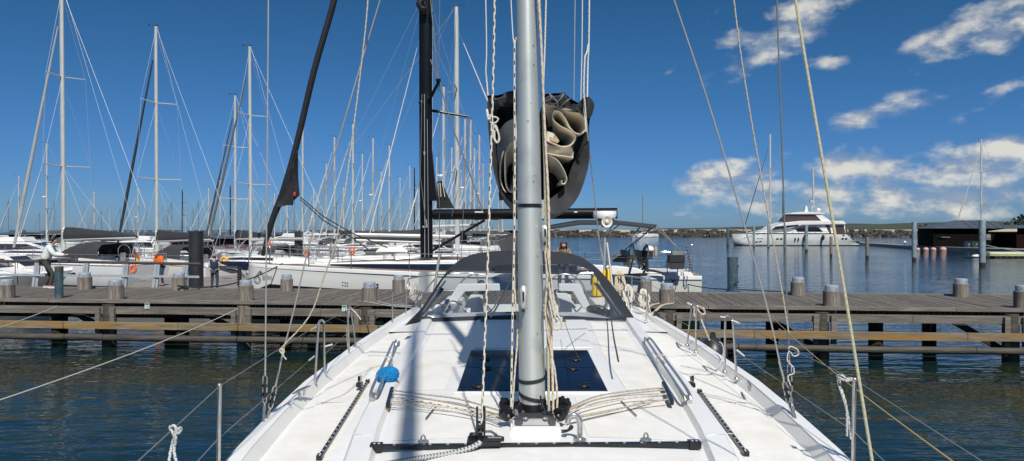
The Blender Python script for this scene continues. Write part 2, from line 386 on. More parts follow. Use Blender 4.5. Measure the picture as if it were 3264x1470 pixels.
mr=nd(nt,'ShaderNodeMapRange',interpolation_type='SMOOTHSTEP'); mr.inputs[1].default_value=.03; mr.inputs[2].default_value=.66; L.new(d1,mr.inputs[0])
gate=nd(nt,'ShaderNodeMapRange'); gate.inputs[1].default_value=-.6; gate.inputs[2].default_value=.1; L.new(cov,gate.inputs[0])
alpha=M_('MULTIPLY',M_('MULTIPLY',mr.outputs[0],gate.outputs[0]),.93)
sh=nd(nt,'ShaderNodeMapRange'); sh.inputs[1].default_value=-.16; sh.inputs[2].default_value=.22; L.new(M_('ADD',M_('SUBTRACT',d1,d2),M_('MULTIPLY',M_('SUBTRACT',noise(cb.outputs[0],60,4,(7,7,0)),.5),.12)),sh.inputs[0])
cc=nd(nt,'ShaderNodeValToRGB'); L.new(sh.outputs[0],cc.inputs[0]); e=cc.color_ramp.elements
e[0].color=(2.9,3.4,4.2,1); e[1].color=(6.6,6.5,5.9,1)  # grey undersides, bright tops: cloud shading put into the colour
e[0].position=.1; e[1].position=.85
mx=nd(nt,'ShaderNodeMix',data_type='RGBA'); L.new(alpha,mx.inputs[0]); L.new(mul.outputs[2],mx.inputs[6]); L.new(cc.outputs[0],mx.inputs[7])
L.new(mx.outputs[2],bg.inputs[0]); bg.inputs[1].default_value=.1

# ------------------------------------------------------------ water
def water_mat():
    m=bpy.data.materials.new('harbour_water'); m.use_nodes=True; nt=m.node_tree; L=nt.links; b=nt.nodes['Principled BSDF']
    tc=nd(nt,'ShaderNodeTexCoord')
    b.inputs['Roughness'].default_value=.05; b.inputs['IOR'].default_value=1.33; b.inputs['Specular IOR Level'].default_value=.42
    def n(sc,det,st,rot=0):
        mp=nd(nt,'ShaderNodeMapping'); mp.inputs['Scale'].default_value=st; mp.inputs['Rotation'].default_value=(0,0,rot); L.new(tc.outputs['Object'],mp.inputs[0])
        t=nd(nt,'ShaderNodeTexNoise'); t.inputs['Scale'].default_value=sc; t.inputs['Detail'].default_value=det; L.new(mp.outputs[0],t.inputs[0]); return t.outputs[0]
    a=n(1.15,3,(.5,1.6,1),.35); c=n(3.8,2,(.6,1.5,1),-.3); p=n(.09,3,(1,1,1))
    ad=nd(nt,'ShaderNodeMath',op='MULTIPLY_ADD'); L.new(c,ad.inputs[0]); ad.inputs[1].default_value=.26; L.new(a,ad.inputs[2])
    bp=nd(nt,'ShaderNodeBump'); bp.inputs['Distance'].default_value=.13
    # wavelets only count while they are wider than what one can see: calmer patches far out
    g=nd(nt,'ShaderNodeMapRange'); g.inputs[1].default_value=.35; g.inputs[2].default_value=.7; g.inputs[3].default_value=.26; g.inputs[4].default_value=.52; L.new(p,g.inputs[0]); L.new(g.outputs[0],bp.inputs['Strength'])
    L.new(ad.outputs[0],bp.inputs['Height']); L.new(bp.outputs[0],b.inputs['Normal'])
    w_=n(.35,4,(1,1.6,1)); r=nd(nt,'ShaderNodeMapRange'); r.inputs[1].default_value=.42; r.inputs[2].default_value=.62; L.new(w_,r.inputs[0])
    # weed grows on the bottom along the jetty
    sx=nd(nt,'ShaderNodeSeparateXYZ'); L.new(tc.outputs['Object'],sx.inputs[0])
    near=nd(nt,'ShaderNodeMapRange'); near.inputs[1].default_value=8.5; near.inputs[2].default_value=13; L.new(sx.outputs[1],near.inputs[0])
    far=nd(nt,'ShaderNodeMapRange'); far.inputs[1].default_value=30; far.inputs[2].default_value=24; L.new(sx.outputs[1],far.inputs[0])
    m1=nd(nt,'ShaderNodeMath',op='MULTIPLY'); L.new(near.outputs[0],m1.inputs[0]); L.new(far.outputs[0],m1.inputs[1])
    m2=nd(nt,'ShaderNodeMath',op='MULTIPLY'); L.new(m1.outputs[0],m2.inputs[0]); L.new(r.outputs[0],m2.inputs[1])
    mx=nd(nt,'ShaderNodeMix',data_type='RGBA'); L.new(m2.outputs[0],mx.inputs[0]); mx.inputs[6].default_value=(.003,.018,.024,1); mx.inputs[7].default_value=(.014,.024,.009,1)
    L.new(mx.outputs[2],b.inputs['Base Color']); MATS['harbour_water']=m
water_mat()
mb=MB(); mb.add([(-4000,-300,0),(4000,-300,0),(4000,6000,0),(-4000,6000,0)],[(0,1,2,3)])
tag(mb.build('water','harbour_water',smooth=False),kind='structure')
# sea floor / far land as one sheet under the water
mb=MB(); mb.add([(-4500,-400,-6),(4500,-400,-6),(4500,7000,-6),(-4500,7000,-6)],[(0,1,2,3)])
tag(mb.build('ground','sand',smooth=False),kind='structure')

# ------------------------------------------------------------ far shore
r0=random.Random(3)
mb=MB()                                   # low heath behind the breakwater
rows=[]
xs=[20+i*25 for i in range(70)]
def hz(x): return .5+.011*max(0,x-120)+.5*sin(x*.037+1)+.4*sin(x*.09)+.3*sin(x*.21)
for y,k in ((560,0),(600,.35),(760,1.0),(950,.9),(1300,.1)):
    rows.append([(x,y+r0.uniform(-8,8),.5+2.2*min(1,k*2)+max(0,hz(x*1.0))*k*(1.6 if x>250 else .9)+r0.uniform(0,.7)*k) for x in xs])
mb.grid(rows); tag(mb.build('hills','heath'),kind='structure')
mb=MB(); 
rows=[[(x,330+6*sin(x*.02),.0) for x in range(-40,620,20)],[(x,340+6*sin(x*.02),2.1) for x in range(-40,620,20)],[(x,600,3.1) for x in range(-40,620,20)]]
mb.grid(rows); tag(mb.build('beach','sand'),kind='structure')
mb=MB(); rr=random.Random(5)              # boulders of the breakwater
for i in range(1500):
    x=rr.uniform(8,330); t=rr.random(); y=300+t*26+4*sin(x*.03)+ (x-100)*-.02; z=t*2.6+rr.uniform(-.3,.3); s=rr.uniform(.7,1.7)
    vs=[]; 
    for a in (-1,1):
        for j in range(5):
            an=2*pi*j/5+rr.uniform(-.35,.35); q=s*rr.uniform(.6,1.05)
            vs.append((x+cos(an)*q*1.15,y+sin(an)*q*.8,z+a*s*.5*rr.uniform(.6,1)))
    mb.add(vs,[(4,3,2,1,0),(5,6,7,8,9)]+[(j,(j+1)%5,5+(j+1)%5,5+j) for j in range(5)])
tag(mb.build('breakwater','rock',smooth=False),'long low breakwater of dark boulders across the harbour mouth','breakwater',kind='stuff')
# leafy mound of trees at the far right
mb=MB(); rt=random.Random(9)
for i in range(9000):
    x=rt.uniform(190,330); y=rt.uniform(262,285); hh=max(0,5.6+3.4*sin((x-205)*.045)+1.4*sin(x*.19)); 
    if x<202: hh*=max(0,(x-188)/14)
    z=2+hh*math.sqrt(rt.random()); s=rt.uniform(.35,.9)
    n=Vector((rt.uniform(-1,1),rt.uniform(-1,1),rt.uniform(-1,1))).normalized(); t=n.orthogonal().normalized()*s; b=n.cross(t)
    c=Vector((x,y,z)); mb.add([c-t,c+b,c+t,c-b*.7],[(0,1,2,3)])
tag(mb.build('tree_line','leaf',smooth=False),'dense dark green trees behind the boathouse at far right','trees',kind='stuff')
for nm,x0,x1,y0,hgt,lab,wm in (('harbour_shed',-150,-66,205,2.2,'long low dark harbour shed behind the moored boats on the left','shed_dark'),('harbour_shed',-60,-44,118,2.0,'low dark red shed showing between the masts behind the thick black pile','shed_brick')):
    t=thing(nm,lab,'building',((x0+x1)/2,y0,0))
    MB().box(((x0+x1)/2,y0+6,.9),(x1-x0,12,1.8)).build('wall',wm,t,smooth=False)
    m_=MB(); m_.prism([(x0-.6,y0-.8,1.8),(x0-.6,y0+12.8,1.8),(x0-.6,y0+6,hgt+.3)],(x1-x0+1.2,0,0)); m_.build('roof','roof_slate',t,smooth=False)
    for k in range(9): MB().box((x0+5+k*(x1-x0-10)/8,y0-.06,1.0),((x1-x0)/26,.1,.8)).build('window','window_dark',t,smooth=False)

# ------------------------------------------------------------ jetty
PA=Vector((0,19.1,0)); PT=Vector((.9957,-.0927,0)); PN=Vector((.0927,.9957,0)); PZT=1.29
def J(a,b,z): return PA+PT*a+PN*b+Vector((0,0,z))
def ja(px,b=0):
    k=(px-CX)/F; o=PA+PN*b      # X = k*Y on the line
    return (k*o.y-o.x)/(PT.x-k*PT.y)
rj=random.Random(11); W=4.3
jt=thing('jetty','weathered grey wooden jetty with ochre rubbing beam crossing the whole view','jetty',J(0,2,0))
rzj=math.atan2(PT.y,PT.x)
mb=MB(); a=-32
while a<31:
    wd=.138+rj.uniform(-.004,.004); mb.box(J(a+wd/2,W/2,PZT-.03+rj.uniform(-.004,.004)),(wd-.02,W-.06+rj.uniform(-.03,.03),.055),rz=rzj); a+=wd
mb.build('deck_planks','wood_grey',jt,smooth=False)
def beams(name,b,z,w,h,m,step=6.2,off=0,rnd_=False,end=31):
    mb=MB(); a=-32+off
    while a<end:
        e_=min(end,a+step)
        if rnd_: mb.tube([J(a+.01,b,z),J((a+e_)/2,b+rj.uniform(-.02,.02),z+rj.uniform(-.02,.02)),J(e_-.01,b,z)],[w/2*rj.uniform(.95,1.05) for _ in range(3)],12)
        else: mb.box(J((a+e_)/2,b,z+rj.uniform(-.005,.005)),(e_-a-.012,w,h),rz=rzj)
        a=e_
    return mb.build(name,m,jt,smooth=rnd_)
beams('kerb_beam',.06,1.292,.16,.09,'wood_beam'); beams('kerb_beam',W-.06,1.285,.14,.08,'wood_beam',off=2)
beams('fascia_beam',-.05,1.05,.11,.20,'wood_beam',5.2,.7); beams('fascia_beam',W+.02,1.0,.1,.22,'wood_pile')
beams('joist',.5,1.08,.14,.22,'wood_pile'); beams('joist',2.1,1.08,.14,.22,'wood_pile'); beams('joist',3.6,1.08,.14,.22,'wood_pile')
beams('shade_board',1.2,.93,.12,.5,'wood_pile',end=-1); beams('shade_board',3.0,.9,.12,.6,'wood_pile',end=-1)  # boards added under the left half to darken the space below the deck
beams('rubbing_beam',-.28,.645,.15,.185,'wood_ochre',5.2,1.9)
beams('rubbing_log',-.30,.30,.19,.19,'wood_wet',5.8,3.1,True)
fp=[ja(p) for p in (-420,-60,345,775,1165,1660,2132,2620,3225)]+[ja(3225)+4.6,ja(3225)+9.2]
for k,a in enumerate(fp):
    MB().tube([J(a,.05,-1.5),J(a,.05,.5),J(a,.05,1.2)],[.2,.19,.18],14).build('pile','wood_post' if k in (3,) else 'wood_wet',jt)
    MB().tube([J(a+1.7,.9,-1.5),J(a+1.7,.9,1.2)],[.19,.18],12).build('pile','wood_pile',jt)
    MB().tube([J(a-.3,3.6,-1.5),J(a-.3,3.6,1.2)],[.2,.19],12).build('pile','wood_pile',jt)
    for s_ in (-.20,.24):
        mb=MB(); mb.box(J(a+s_,-.15,.76),(.13,.085,.74),rz=rzj); mb.build('spacer_post','wood_beam',jt,smooth=False)
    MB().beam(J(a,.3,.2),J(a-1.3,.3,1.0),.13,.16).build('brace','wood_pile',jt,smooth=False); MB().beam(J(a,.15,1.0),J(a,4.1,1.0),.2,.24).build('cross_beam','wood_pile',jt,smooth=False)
# berth number plates
for px,py,num in ((469,975,'10'),(1098,983,'12')):
    D_=J(ja(px,-.12),-.12,0).y; c=P(px,py,D_); n_=thing('berth_number_sign','white berth plate reading %s on the jetty beam, %s'%(num,'right of the teal bollard' if num=='10' else 'behind the left gate hoop'),'sign',c)
    MB().box(c,(.135,.012,.165),rz=rzj).build('plate','sign_white',n_,smooth=False)
    MB().box(c+Vector((0,-.009,.052)),(.115,.006,.05),rz=rzj).build('green_emblem','sign_green',n_,smooth=False)
    text_mesh(num,.11,'number','ink',n_,Matrix.Translation(c+Vector((0,-.012,-.07)))@Matrix.Rotation(rzj,4,'Z')@Matrix.Rotation(pi/2,4,'X'))
# mooring posts
POSTS=[(20,950,0,'stubby wooden mooring post at the front jetty edge, cut by the left picture edge'),(368,952,0,'wooden mooring post on the front jetty edge, right of the teal bollard'),(783,958,0,'wooden mooring post on the front jetty edge left of the mooring line knot'),(1178,962,0,'wooden mooring post on the front jetty edge behind the left guardrail'),
(2126,967,0,'wooden mooring post on the front jetty edge right of our sprayhood'),(2651,977,0,'wooden mooring post on the front jetty edge, beside the yellowish halyard'),(3262,992,0,'wooden mooring post on the front jetty edge cut by the right picture edge'),
(270,919,1,'wooden mooring post on the rear jetty edge in front of the grey railing'),(570,922,1,'wooden mooring post on the rear jetty edge with a black rope around it'),(914,926,1,'wooden mooring post on the rear jetty edge before the bow of the grey-white yacht'),(1271,930,1,'wooden mooring post on the rear jetty edge just left of our sprayhood'),
(2057,936,1,'split wooden mooring post before the stern of the grey-white yacht'),(2544,936,1,'wooden mooring post on the rear jetty edge against open blue water, between two shrouds'),(3063,945,1,'wooden mooring post on the rear jetty edge against open blue water, at far right')]
for k,(px,py,back,lab) in enumerate(POSTS):
    b=W-.55 if back else .62
    c=J(ja(px,b),b,PZT); s=.93+.14*rj.random(); rr_=random.Random(k)
    t=thing('mooring_post',lab,'mooring post',c,'capped wooden mooring posts along the jetty')
    mb=MB(); n=20; rows=[]; R0=.215*s; H=.40+.05*rj.random()
    ph=[1+rr_.uniform(-.05,.04) for _ in range(n)]
    for h,q in ((-.25,1),(0,1),(H*.5,.99),(H-.012,.985),(H,.93)): rows.append([c+Vector((cos(2*pi*j/n)*R0*q*ph[j],sin(2*pi*j/n)*R0*q*ph[j],h)) for j in range(n)])
    mb.grid(rows,closed=True); mb.add(rows[-1],[tuple(range(n))]); mb.build('post','wood_post',t)
    mb=MB(); mb.lathe(c,[(.172*s,H-.02),(.172*s,H+.13),(.165*s,H+.145),(.15*s,H+.15),(0,H+.152)],24); mb.build('cap','post_cap',t)
    mb=MB(); mb.ball(c+Vector((.06*s,-.17*s,H+.06)),.011,8); mb.ball(c+Vector((-.12*s,-.12*s,H+.08)),.010,8); mb.build('bolt','black_plastic',t)
# steel posts on the jetty
for px,py,wd,ht,nm,lab in ((188,950,.115,.95,'steel_bollard','slim dark teal steel bollard standing on the jetty at left'),(2335,932,.165,1.16,'steel_bollard','thick dark teal steel bollard with a blue rope tied round its foot')):
    c=PZ(px,py,PZT); t=thing(nm,lab,'bollard',c)
    MB().lathe(c,[(wd,0),(wd,ht-.04),(wd*1.04,ht-.035),(wd*1.04,ht-.01),(wd*.9,ht),(0,ht+.005)],24).build('tube','steel_teal',t)
    if px>2000:
        mb=MB(); [mb.box(c+Vector((wd+.01,-.02,h)),(.03,.05,.06)) for h in (.35,.85)]; mb.box(c+Vector((.03,-wd-.001,.26)),(.07,.02,.09)); mb.build('bracket','black_plastic',t,smooth=False)
        mb=MB()
        for k in range(3): mb.tube([c+Vector((cos(x*pi/8)*(wd+.03+.02*k),sin(x*pi/8)*(wd+.03+.02*k),.02+.018*(k%2))) for x in range(17)],.012,6)
        mb.tube(crv([c+Vector((.03,-wd-.02,.26)),c+Vector((-.02,-wd-.05,.12)),c+Vector((-.15,-wd-.05,.02)),c+Vector((-.45,-wd-.02,.04))]),.012,6)
        tag(mb.build('mooring_rope','rope_blue',at=c),'blue rope coiled around the foot of the thick teal bollard','rope')
    else:
        MB().lathe(c,[(wd*1.03,.78),(wd*1.03,.88)],20).build('rust_band','rail_brown',t)
c=PZ(764,917,PZT); t=thing('notched_post','slim black notched post on the rear jetty edge at the yacht bow','post',c)
mb=MB(); mb.cyl(c,c+Vector((0,0,.72)),.065,.065,12); [mb.box(c+Vector((-.05,0,.1+.09*k)),(.09,.05,.045)) for k in range(5)]; mb.build('post','steel_black',t)
# railing at the rear left edge
t=thing('railing','grey post railing with brown handrail on the rear left edge of the jetty','railing',J(ja(300,W),W,PZT))
aL=[ja(p,W) for p in (-300,-110,118,273,400,500,590)]
for k,a in enumerate(aL):
    mb=MB()
    for s in (-.05,.05): mb.beam(J(a-.05+s,W-.05+s*.4,PZT-.1),J(a+.07+s,W-.05,PZT+.88),.065,.09,up=(1,0,0))
    mb.build('post','rail_paint',t,smooth=False)
mb=MB(); mb.tube([J(aL[0]-1,W-.05,PZT+.93),J(ja(183,W),W-.05,PZT+.92),J(ja(640,W),W-.05,PZT+.86)],.05,10); mb.build('handrail','rail_brown',t)
mb=MB(); mb.beam(J(aL[0]-1,W-.1,PZT+.47),J(ja(640,W),W-.1,PZT+.42),.04,.075); mb.build('middle_rail','rail_paint',t,smooth=False)
# floating pontoon behind the jetty, left
def FD(px,D): return Vector(((px-CX)/F*D,D,0))
t=thing('floating_pontoon','planked floating pontoon leading away behind the jetty, where the man in a vest stands','pontoon',FD(700,36))
q=[FD(330,27),FD(800,27),FD(812,75),FD(560,75)]
mb=MB(); nn=150
for i in range(nn):
    u0,u1=i/nn,(i+.93)/nn
    A,B=q[0].lerp(q[3],u0),q[1].lerp(q[2],u0); A2,B2=q[0].lerp(q[3],u1),q[1].lerp(q[2],u1)
    mb.prism([A+Vector((0,0,.44)),B+Vector((0,0,.44)),B2+Vector((0,0,.44)),A2+Vector((0,0,.44))],(0,0,.06))
mb.build('deck_planks','dock_plank',t,smooth=False)
mb=MB(); mb.prism([v+Vector((0,0,-.3)) for v in q],(0,0,.735)); mb.build('float','dock_conc',t,smooth=False)
for px,D,w_,top,lab in ((625,30.5,.30,737,'thick black steel pile beside the man in a navy vest'),(952,50,.29,738,'thick black steel pile among the moored boats behind the grey-white yacht')):
    c=Vector(((px-CX)/F*D,D,0)); zt=CAM-(top-CY)/F*D; t=thing('steel_pile',lab,'pile',c)
    MB().lathe(c,[(w_,-2),(w_,zt-.05),(w_*1.02,zt-.05),(w_*1.02,zt),(0,zt+.01)],28).build('tube','steel_black',t)
    m_=MB(); m_.tube([c+Vector((cos(x*pi/10)*(w_+.05),sin(x*pi/10)*(w_+.05),.7)) for x in range(20)],.04,6,closed=True); m_.build('guide_ring','steel_black',t)
# ============================================================ our own sailing yacht
def bu(u,v,z): return Vector((.12+.012*v+u,v,CAM+z))
def tab(T,v):
    if v<=T[0][0]: return T[0][1]
    for (a,x),(b,y) in zip(T,T[1:]):
        if v<=b: return x+(y-x)*(v-a)/(b-a)
    return T[-1][1]
HB=[(-1.7,.06),(-1.2,.42),(-.5,.85),(1,1.38),(3,1.85),(5,2.15),(6,2.25),(7.2,2.34),(9.5,2.38),(12,2.34),(14.2,2.25)]
U1=[(2,.62),(3,.80),(4,.94),(4.6,1.02),(5.7,1.12),(7.4,1.21),(8.9,1.29),(10.3,1.38),(11.2,1.42)]
def hb(v): return tab(HB,v)
def u1(v): return tab(U1,v)
def dz(v): return .05*max(0,3-v)
Y=thing('sailing_yacht','white sailing yacht in the foreground seen from its bow, with silver mast and dark sprayhood','sailing yacht',bu(0,5,-3.35))
vs_=[-1.7,-1.2,-.5,0,1,2,2.6,3,3.5,4,4.6,5,5.7,6,6.6,7.2,8,8.9,9.5,10.3,11,12,13,14.2]
# hull
mb=MB(); rows=[]
for v in vs_:
    h=hb(v); d_=dz(v)
    half=[(h-.125,-1.545+d_),(h-.03,-1.54+d_),(h,-1.565+d_),(h,-1.62+d_),(h-.03,-2.0),(h*.96-.02,-2.6),(h*.86,-3.2),(h*.5,-3.7),(0.0,-3.85)]
    rows.append([bu(-a,v,z) for a,z in half]+[bu(a,v,z) for a,z in half[::-1][1:]])
mb.grid(rows); mb.f.append(list(range(len(mb.v)-len(rows[0]),len(mb.v)))); mb.mi.append(0)
mb.build('hull','gelcoat',Y)
mb=MB()
for s_ in (-1,1):
    rows=[[bu(s_*(hb(v)-.005+.004),v,z) for z in (-2.0,-2.05)] for v in vs_]; mb.grid(rows)
# side decks with toe rail inner face
for s_ in (-1,1):
    mb=MB(); rows=[]
    for v in vs_:
        h=hb(v); d_=dz(v); inn=(u1(v)+.25) if v>2.2 else 0.0
        inn=min(inn,h-.2) if v>2.2 else 0
        rows.append([bu(s_*(h-.12),v,-1.545+d_),bu(s_*max(h-.18,0),v,-1.64+d_),bu(s_*max(h-.30,0),v,-1.624+d_),bu(s_*(inn+max(h-.3,0))/2,v,-1.618+d_),bu(s_*min(inn,max(h-.3,0)),v,-1.612+d_)])
    mb.grid(rows); mb.build('side_deck','gelcoat',Y)
    for va,vb in ((2.6,4.36),(4.44,6.52),(6.60,8.95),(9.05,11.0)):
        q=MB(); n_=7; rw=[]
        for i in range(n_):
            v=lerp(va,vb,i/(n_-1)); e_=.05 if i in (0,n_-1) else 0; a_=u1(v)+.30+e_; b_=hb(v)-.245-e_
            rw.append([bu(s_*lerp(a_,b_,t),v,-1.6165+.002*(1-abs(2*t-1))+dz(v)*t) for t in (0,.33,.66,1)])
        q.grid(rw); q.build('nonskid_panel','nonskid',Y,thick=.002)
# coachroof: sloping sides, raised mouldings, flat non-skid top
cv=[2.0,2.6,3,3.5,4,4.6,5,5.7,6.6,7.4,8.2,8.9,9.6,10.3,11.1]
def rise(v): return min(1,max(0,(v-2.0)/.9))
for s_ in (-1,1):
    rows=[]
    for v in cv:
        k=rise(v); b=u1(v); z0=-1.612
        rows.append([bu(s_*b,v,lerp(z0,-1.325,k)),bu(s_*(b+.010),v,lerp(z0,-1.325,k)),bu(s_*(b+.035),v,lerp(z0,-1.285,k)),bu(s_*(b+.10),v,lerp(z0,-1.284,k)),bu(s_*(b+.165),v,lerp(z0,-1.292,k)),bu(s_*(b+.19),v,lerp(z0,-1.325,k)),bu(s_*(b+.25),v,lerp(z0,-1.60,k)),bu(s_*(b+.27),v,z0-.002)])
    mb=MB(); mb.grid(rows); mb.build('coachroof_side','gelcoat',Y)
rows=[]
for v in cv:
    k=rise(v); b=u1(v); rows.append([bu(b*t,v,lerp(-1.612,-1.325+.03*(1-t*t),k)) for t in (-1,-.98,-.6,-.2,.2,.6,.98,1)])
mb=MB(); mb.grid(rows); mb.build('coachroof','gelcoat',Y)
def roofp(ua,ub,va,vb,n_=8):
    q=MB(); rw=[]
    for i in range(n_):
        v=lerp(va,vb,i/(n_-1)); A=ua(v); B_=ub(v); w_=u1(v); rw.append([bu(lerp(A,B_,t),v,-1.3215+.03*(1-(lerp(A,B_,t)/w_)**2)) for t in (0,.2,.4,.6,.8,1)])
    q.grid(rw); q.build('nonskid_panel','nonskid',Y,thick=.002)
for s_ in (-1,1):
    roofp(lambda v:s_*.74,lambda v:s_*(u1(v)-.05),5.75,7.55); roofp(lambda v:s_*(.76+.04*(v-7.6)),lambda v:s_*(u1(v)-.05),7.65,9.9)
roofp(lambda v:-(u1(v)-.07),lambda v:(u1(v)-.07),3.1,4.08); roofp(lambda v:-(u1(v)-.07),lambda v:-.30,4.40,5.45); roofp(lambda v:.30,lambda v:(u1(v)-.07),4.40,5.45)
# panel seams
mb=MB()
for s_ in (-1,1):
    for va,vb,k in ((4.25,4.1,0),(7.6,7.5,1)):
        pass
    mb.box(bu(s_*(u1(4.42)+.13),4.42,-1.2825),(.17,.006,.003),rz=s_*.2)
    mb.box(bu(s_*(u1(6.6)+.62),6.55,-1.618),(.5,.006,.004),rz=s_*.12)
mb.build('deck_seam','hull_pearl',Y,smooth=False)
# inset pale moulded margin round the hatch, hatch glass, garage
def rpoly(u0,u1_,v0,v1,z,k0=1,k1=1): return [bu(u0*k0,v0,z),bu(u1_*k0,v0,z),bu(u1_*k1,v1,z),bu(u0*k1,v1,z)]
mb=MB(); mb.prism(rpoly(-.655,.60,5.58,7.56,-1.305,1,1.03),(0,0,.016)); mb.build('hatch_frame','gelcoat',Y,bev=.006)
H_=MB(); H_.prism(rpoly(-.625,.575,5.62,6.55,-1.295,1,1.015),(0,0,.012)); H_.prism(rpoly(-.625,.575,6.56,7.50,-1.295,1.015,1.03),(0,0,.012))
hg=H_.build('hatch','hatch_glass',Y,smooth=False,bev=.003)
for (u,v) in ((-.47,5.78),(-.44,6.5),(-.47,6.95),(.40,5.80),(.36,6.5),(.42,6.95)):
    mb=MB(); mb.lathe(bu(u,v,-1.283),[(.0,0),(.055,0),(.05,.008),(.02,.012),(0,.012)],16,sx=1,sy=.55); mb.box(bu(u+.01,v,-1.268),(.07,.018,.014),rz=.3); mb.build('hatch_handle','black_plastic',hg)
mb=MB(); mb.prism([bu(-.62,7.66,-1.30),bu(.66,7.66,-1.30),bu(.80,10.0,-1.30),bu(-.74,10.0,-1.30)],(0,0,.02)); mb.build('hatch_garage','gelcoat',Y,bev=.008)
# black tracks on side decks and the jib traveller
def track(p0,p1,name,w=.027,h=.022,stops=True):
    mb=MB(); mb.m=0; p0=Vector(p0);p1=Vector(p1); mb.beam(p0,p1,w,h); n=int((p1-p0).length/.105); d_=(p1-p0).normalized()
    if stops:
        for a in (p0,p1): mb.beam(a-d_*.035,a+d_*.035,w*1.5,h*1.7)
    mb.m=1; 
    for k in range(1,n): mb.lathe(p0+(p1-p0)*(k/n)+Vector((0,0,h/2)),[(.010,0),(.009,.004),(0,.005)],8)
    if stops:
        for a,s in ((p0,1),(p1,-1)):
            for q in (-.012,.014): mb.lathe(a+d_*q*1.0+Vector((0,0,h*.85)),[(.009,0),(.006,.004),(0,.003)],8)
    return mb.build(name,['black_plastic','wire_pale'],Y,smooth=False,bev=0)
tz=-1.292
track(bu(-.975,4.19,tz),bu(.925,4.245,tz),'jib_traveller',.042,.024)
for s_,a,b in ((-1,PZ(1172,1216,CAM-1.60),PZ(1020,1457,CAM-1.60)),(1,PZ(2230,1248,CAM-1.60),PZ(2376,1444,CAM-1.60))): track(a,b,'genoa_track')
# traveller car and its block with the fat furling line
c=Vector((P(1543,1436,4.2).x,4.215,CAM-1.262))
mb=MB(); mb.m=0; mb.box(c,(.20,.12,.03)); mb.box(c+Vector((.06,-.035,.02)),(.12,.05,.02)); mb.box(c+Vector((-.05,.03,.02)),(.08,.05,.03))
mb.m=1; mb.tube([c+Vector((-.07,0,.03)),c+Vector((-.04,0,.055)),c+Vector((.04,0,.055)),c+Vector((.08,0,.03))],.008,8); mb.box(c+Vector((.065,-.05,.035)),(.09,.02,.012))
car=mb.build('traveller_car',['black_plastic','steel'],Y,bev=.004)
mb=MB(); mb.m=0; b_=c+Vector((-.02,0,.0)); mb.box(b_+Vector((-.022,0,.12)),(.012,.06,.16),top=(1,.6)); mb.box(b_+Vector((.022,0,.12)),(.012,.06,.16),top=(1,.6)); mb.lathe(b_+Vector((-.016,0,.09)),[(.0,0),(.03,0),(.025,.016),(.03,.032),(0,.032)],16,axis='X'); mb.build('block','black_plastic',car)
def rope(name,pts,r,m,parent=None,k=6,n=8): 
    q=MB(); q.tube(crv(pts,k) if k else pts,r,n); return q.build(name,m,parent or Y)
rope('furling_line',[P(1150,1500,3.5),P(1240,1478,3.75),P(1330,1462,3.95),P(1430,1447,4.08),P(1500,1428,4.13),P(1533,1410,4.16)],.0165,'rope_fat',n=12)
# ---- mast
def mx_(z):  # z relative to camera -> centre
    t=(z+1.3)/2.87; return Vector((lerp(.140,.101,t),lerp(4.78,4.83,t),CAM+z))
def mr_(z): return max(.072,.0905-.0052*(z+1.3))
mb=MB(); rows=[]; n=28
for z in (-1.17,-1,-.6,-.3,.05,.6,1.2,1.8,3,6,10,15.5):
    c=mx_(z) if z<3 else mx_(3)+Vector(((z-3)*-.004,(z-3)*.012,z-3)); r=mr_(z); rows.append([c+Vector((cos(2*pi*j/n)*r,sin(2*pi*j/n)*r*1.5+.04,0)) for j in range(n)])
mb.grid(rows,closed=True); mb.add(rows[-1],[tuple(range(n))]); mb.add(rows[0],[tuple(range(n))])
mast=mb.build('mast','mast_silver',Y)
def band(z0,z1,m,name,tilt=0,g=.003):
    mb=MB(); rows=[]
    for z in (z0,z1):
        c=mx_(z); r=mr_(z)+g; rows.append([c+Vector((cos(2*pi*j/n)*r,sin(2*pi*j/n)*r*1.5+.04,tilt*cos(2*pi*j/n))) for j in range(n)])
    mb.grid(rows,closed=True); return mb.build(name,m,mast)
band(.148,.172,'black_plastic','black_band'); band(-1.03,-1.005,'canvas_dark','tape_band',.012); band(-1.148,-1.122,'canvas_dark','tape_band',-.02)
band(-1.32,-1.17,'black_plastic','mast_boot',0,.008)
mb=MB(); 
for px,y in ((1694,1329),(1715,1329),(1676,1329)): mb.ball(P(px,y,4.66),.007,8)
for px,y in ((1707,100),(1708,165),(1692,330),(1700,1218),(1704,560),(1668,520),(1716,800),(1714,1060)): mb.ball(P(px,y,4.70-.05*(px<1700)),.0055,8)
mb.build('rivet','steel',mast)
def exitbox(px,y,D,h,fl):
    c=P(px,y,D); mb=MB(); rows=[]
    for t,w,d_ in ((0,.012,.012),(.12,.026,.028),(.5,.026,.036),(.8,.022,.03),(1,.008,.008)):
        rows.append([c+Vector((cos(a*pi/4)*w,sin(a*pi/4)*d_,(.5-t)*h)) for a in range(8)])
    mb.grid(rows,closed=True); mb.add(rows[0],[tuple(range(8))]); mb.add(rows[-1],[tuple(range(8))]); o=mb.build('halyard_exit','mast_silver',mast)
    m2=MB(); m2.box(c+Vector((0,-.036,.01)),(.010,.012,h*.42)); m2.ball(c+Vector((fl*.0,-.01,-h*.56)),.012,8); m2.build('slot','black_plastic',o)
exitbox(1668,948,4.67,.155,1); exitbox(1737,745,4.74,.12,-1); exitbox(1745,1145,4.72,.16,-1)
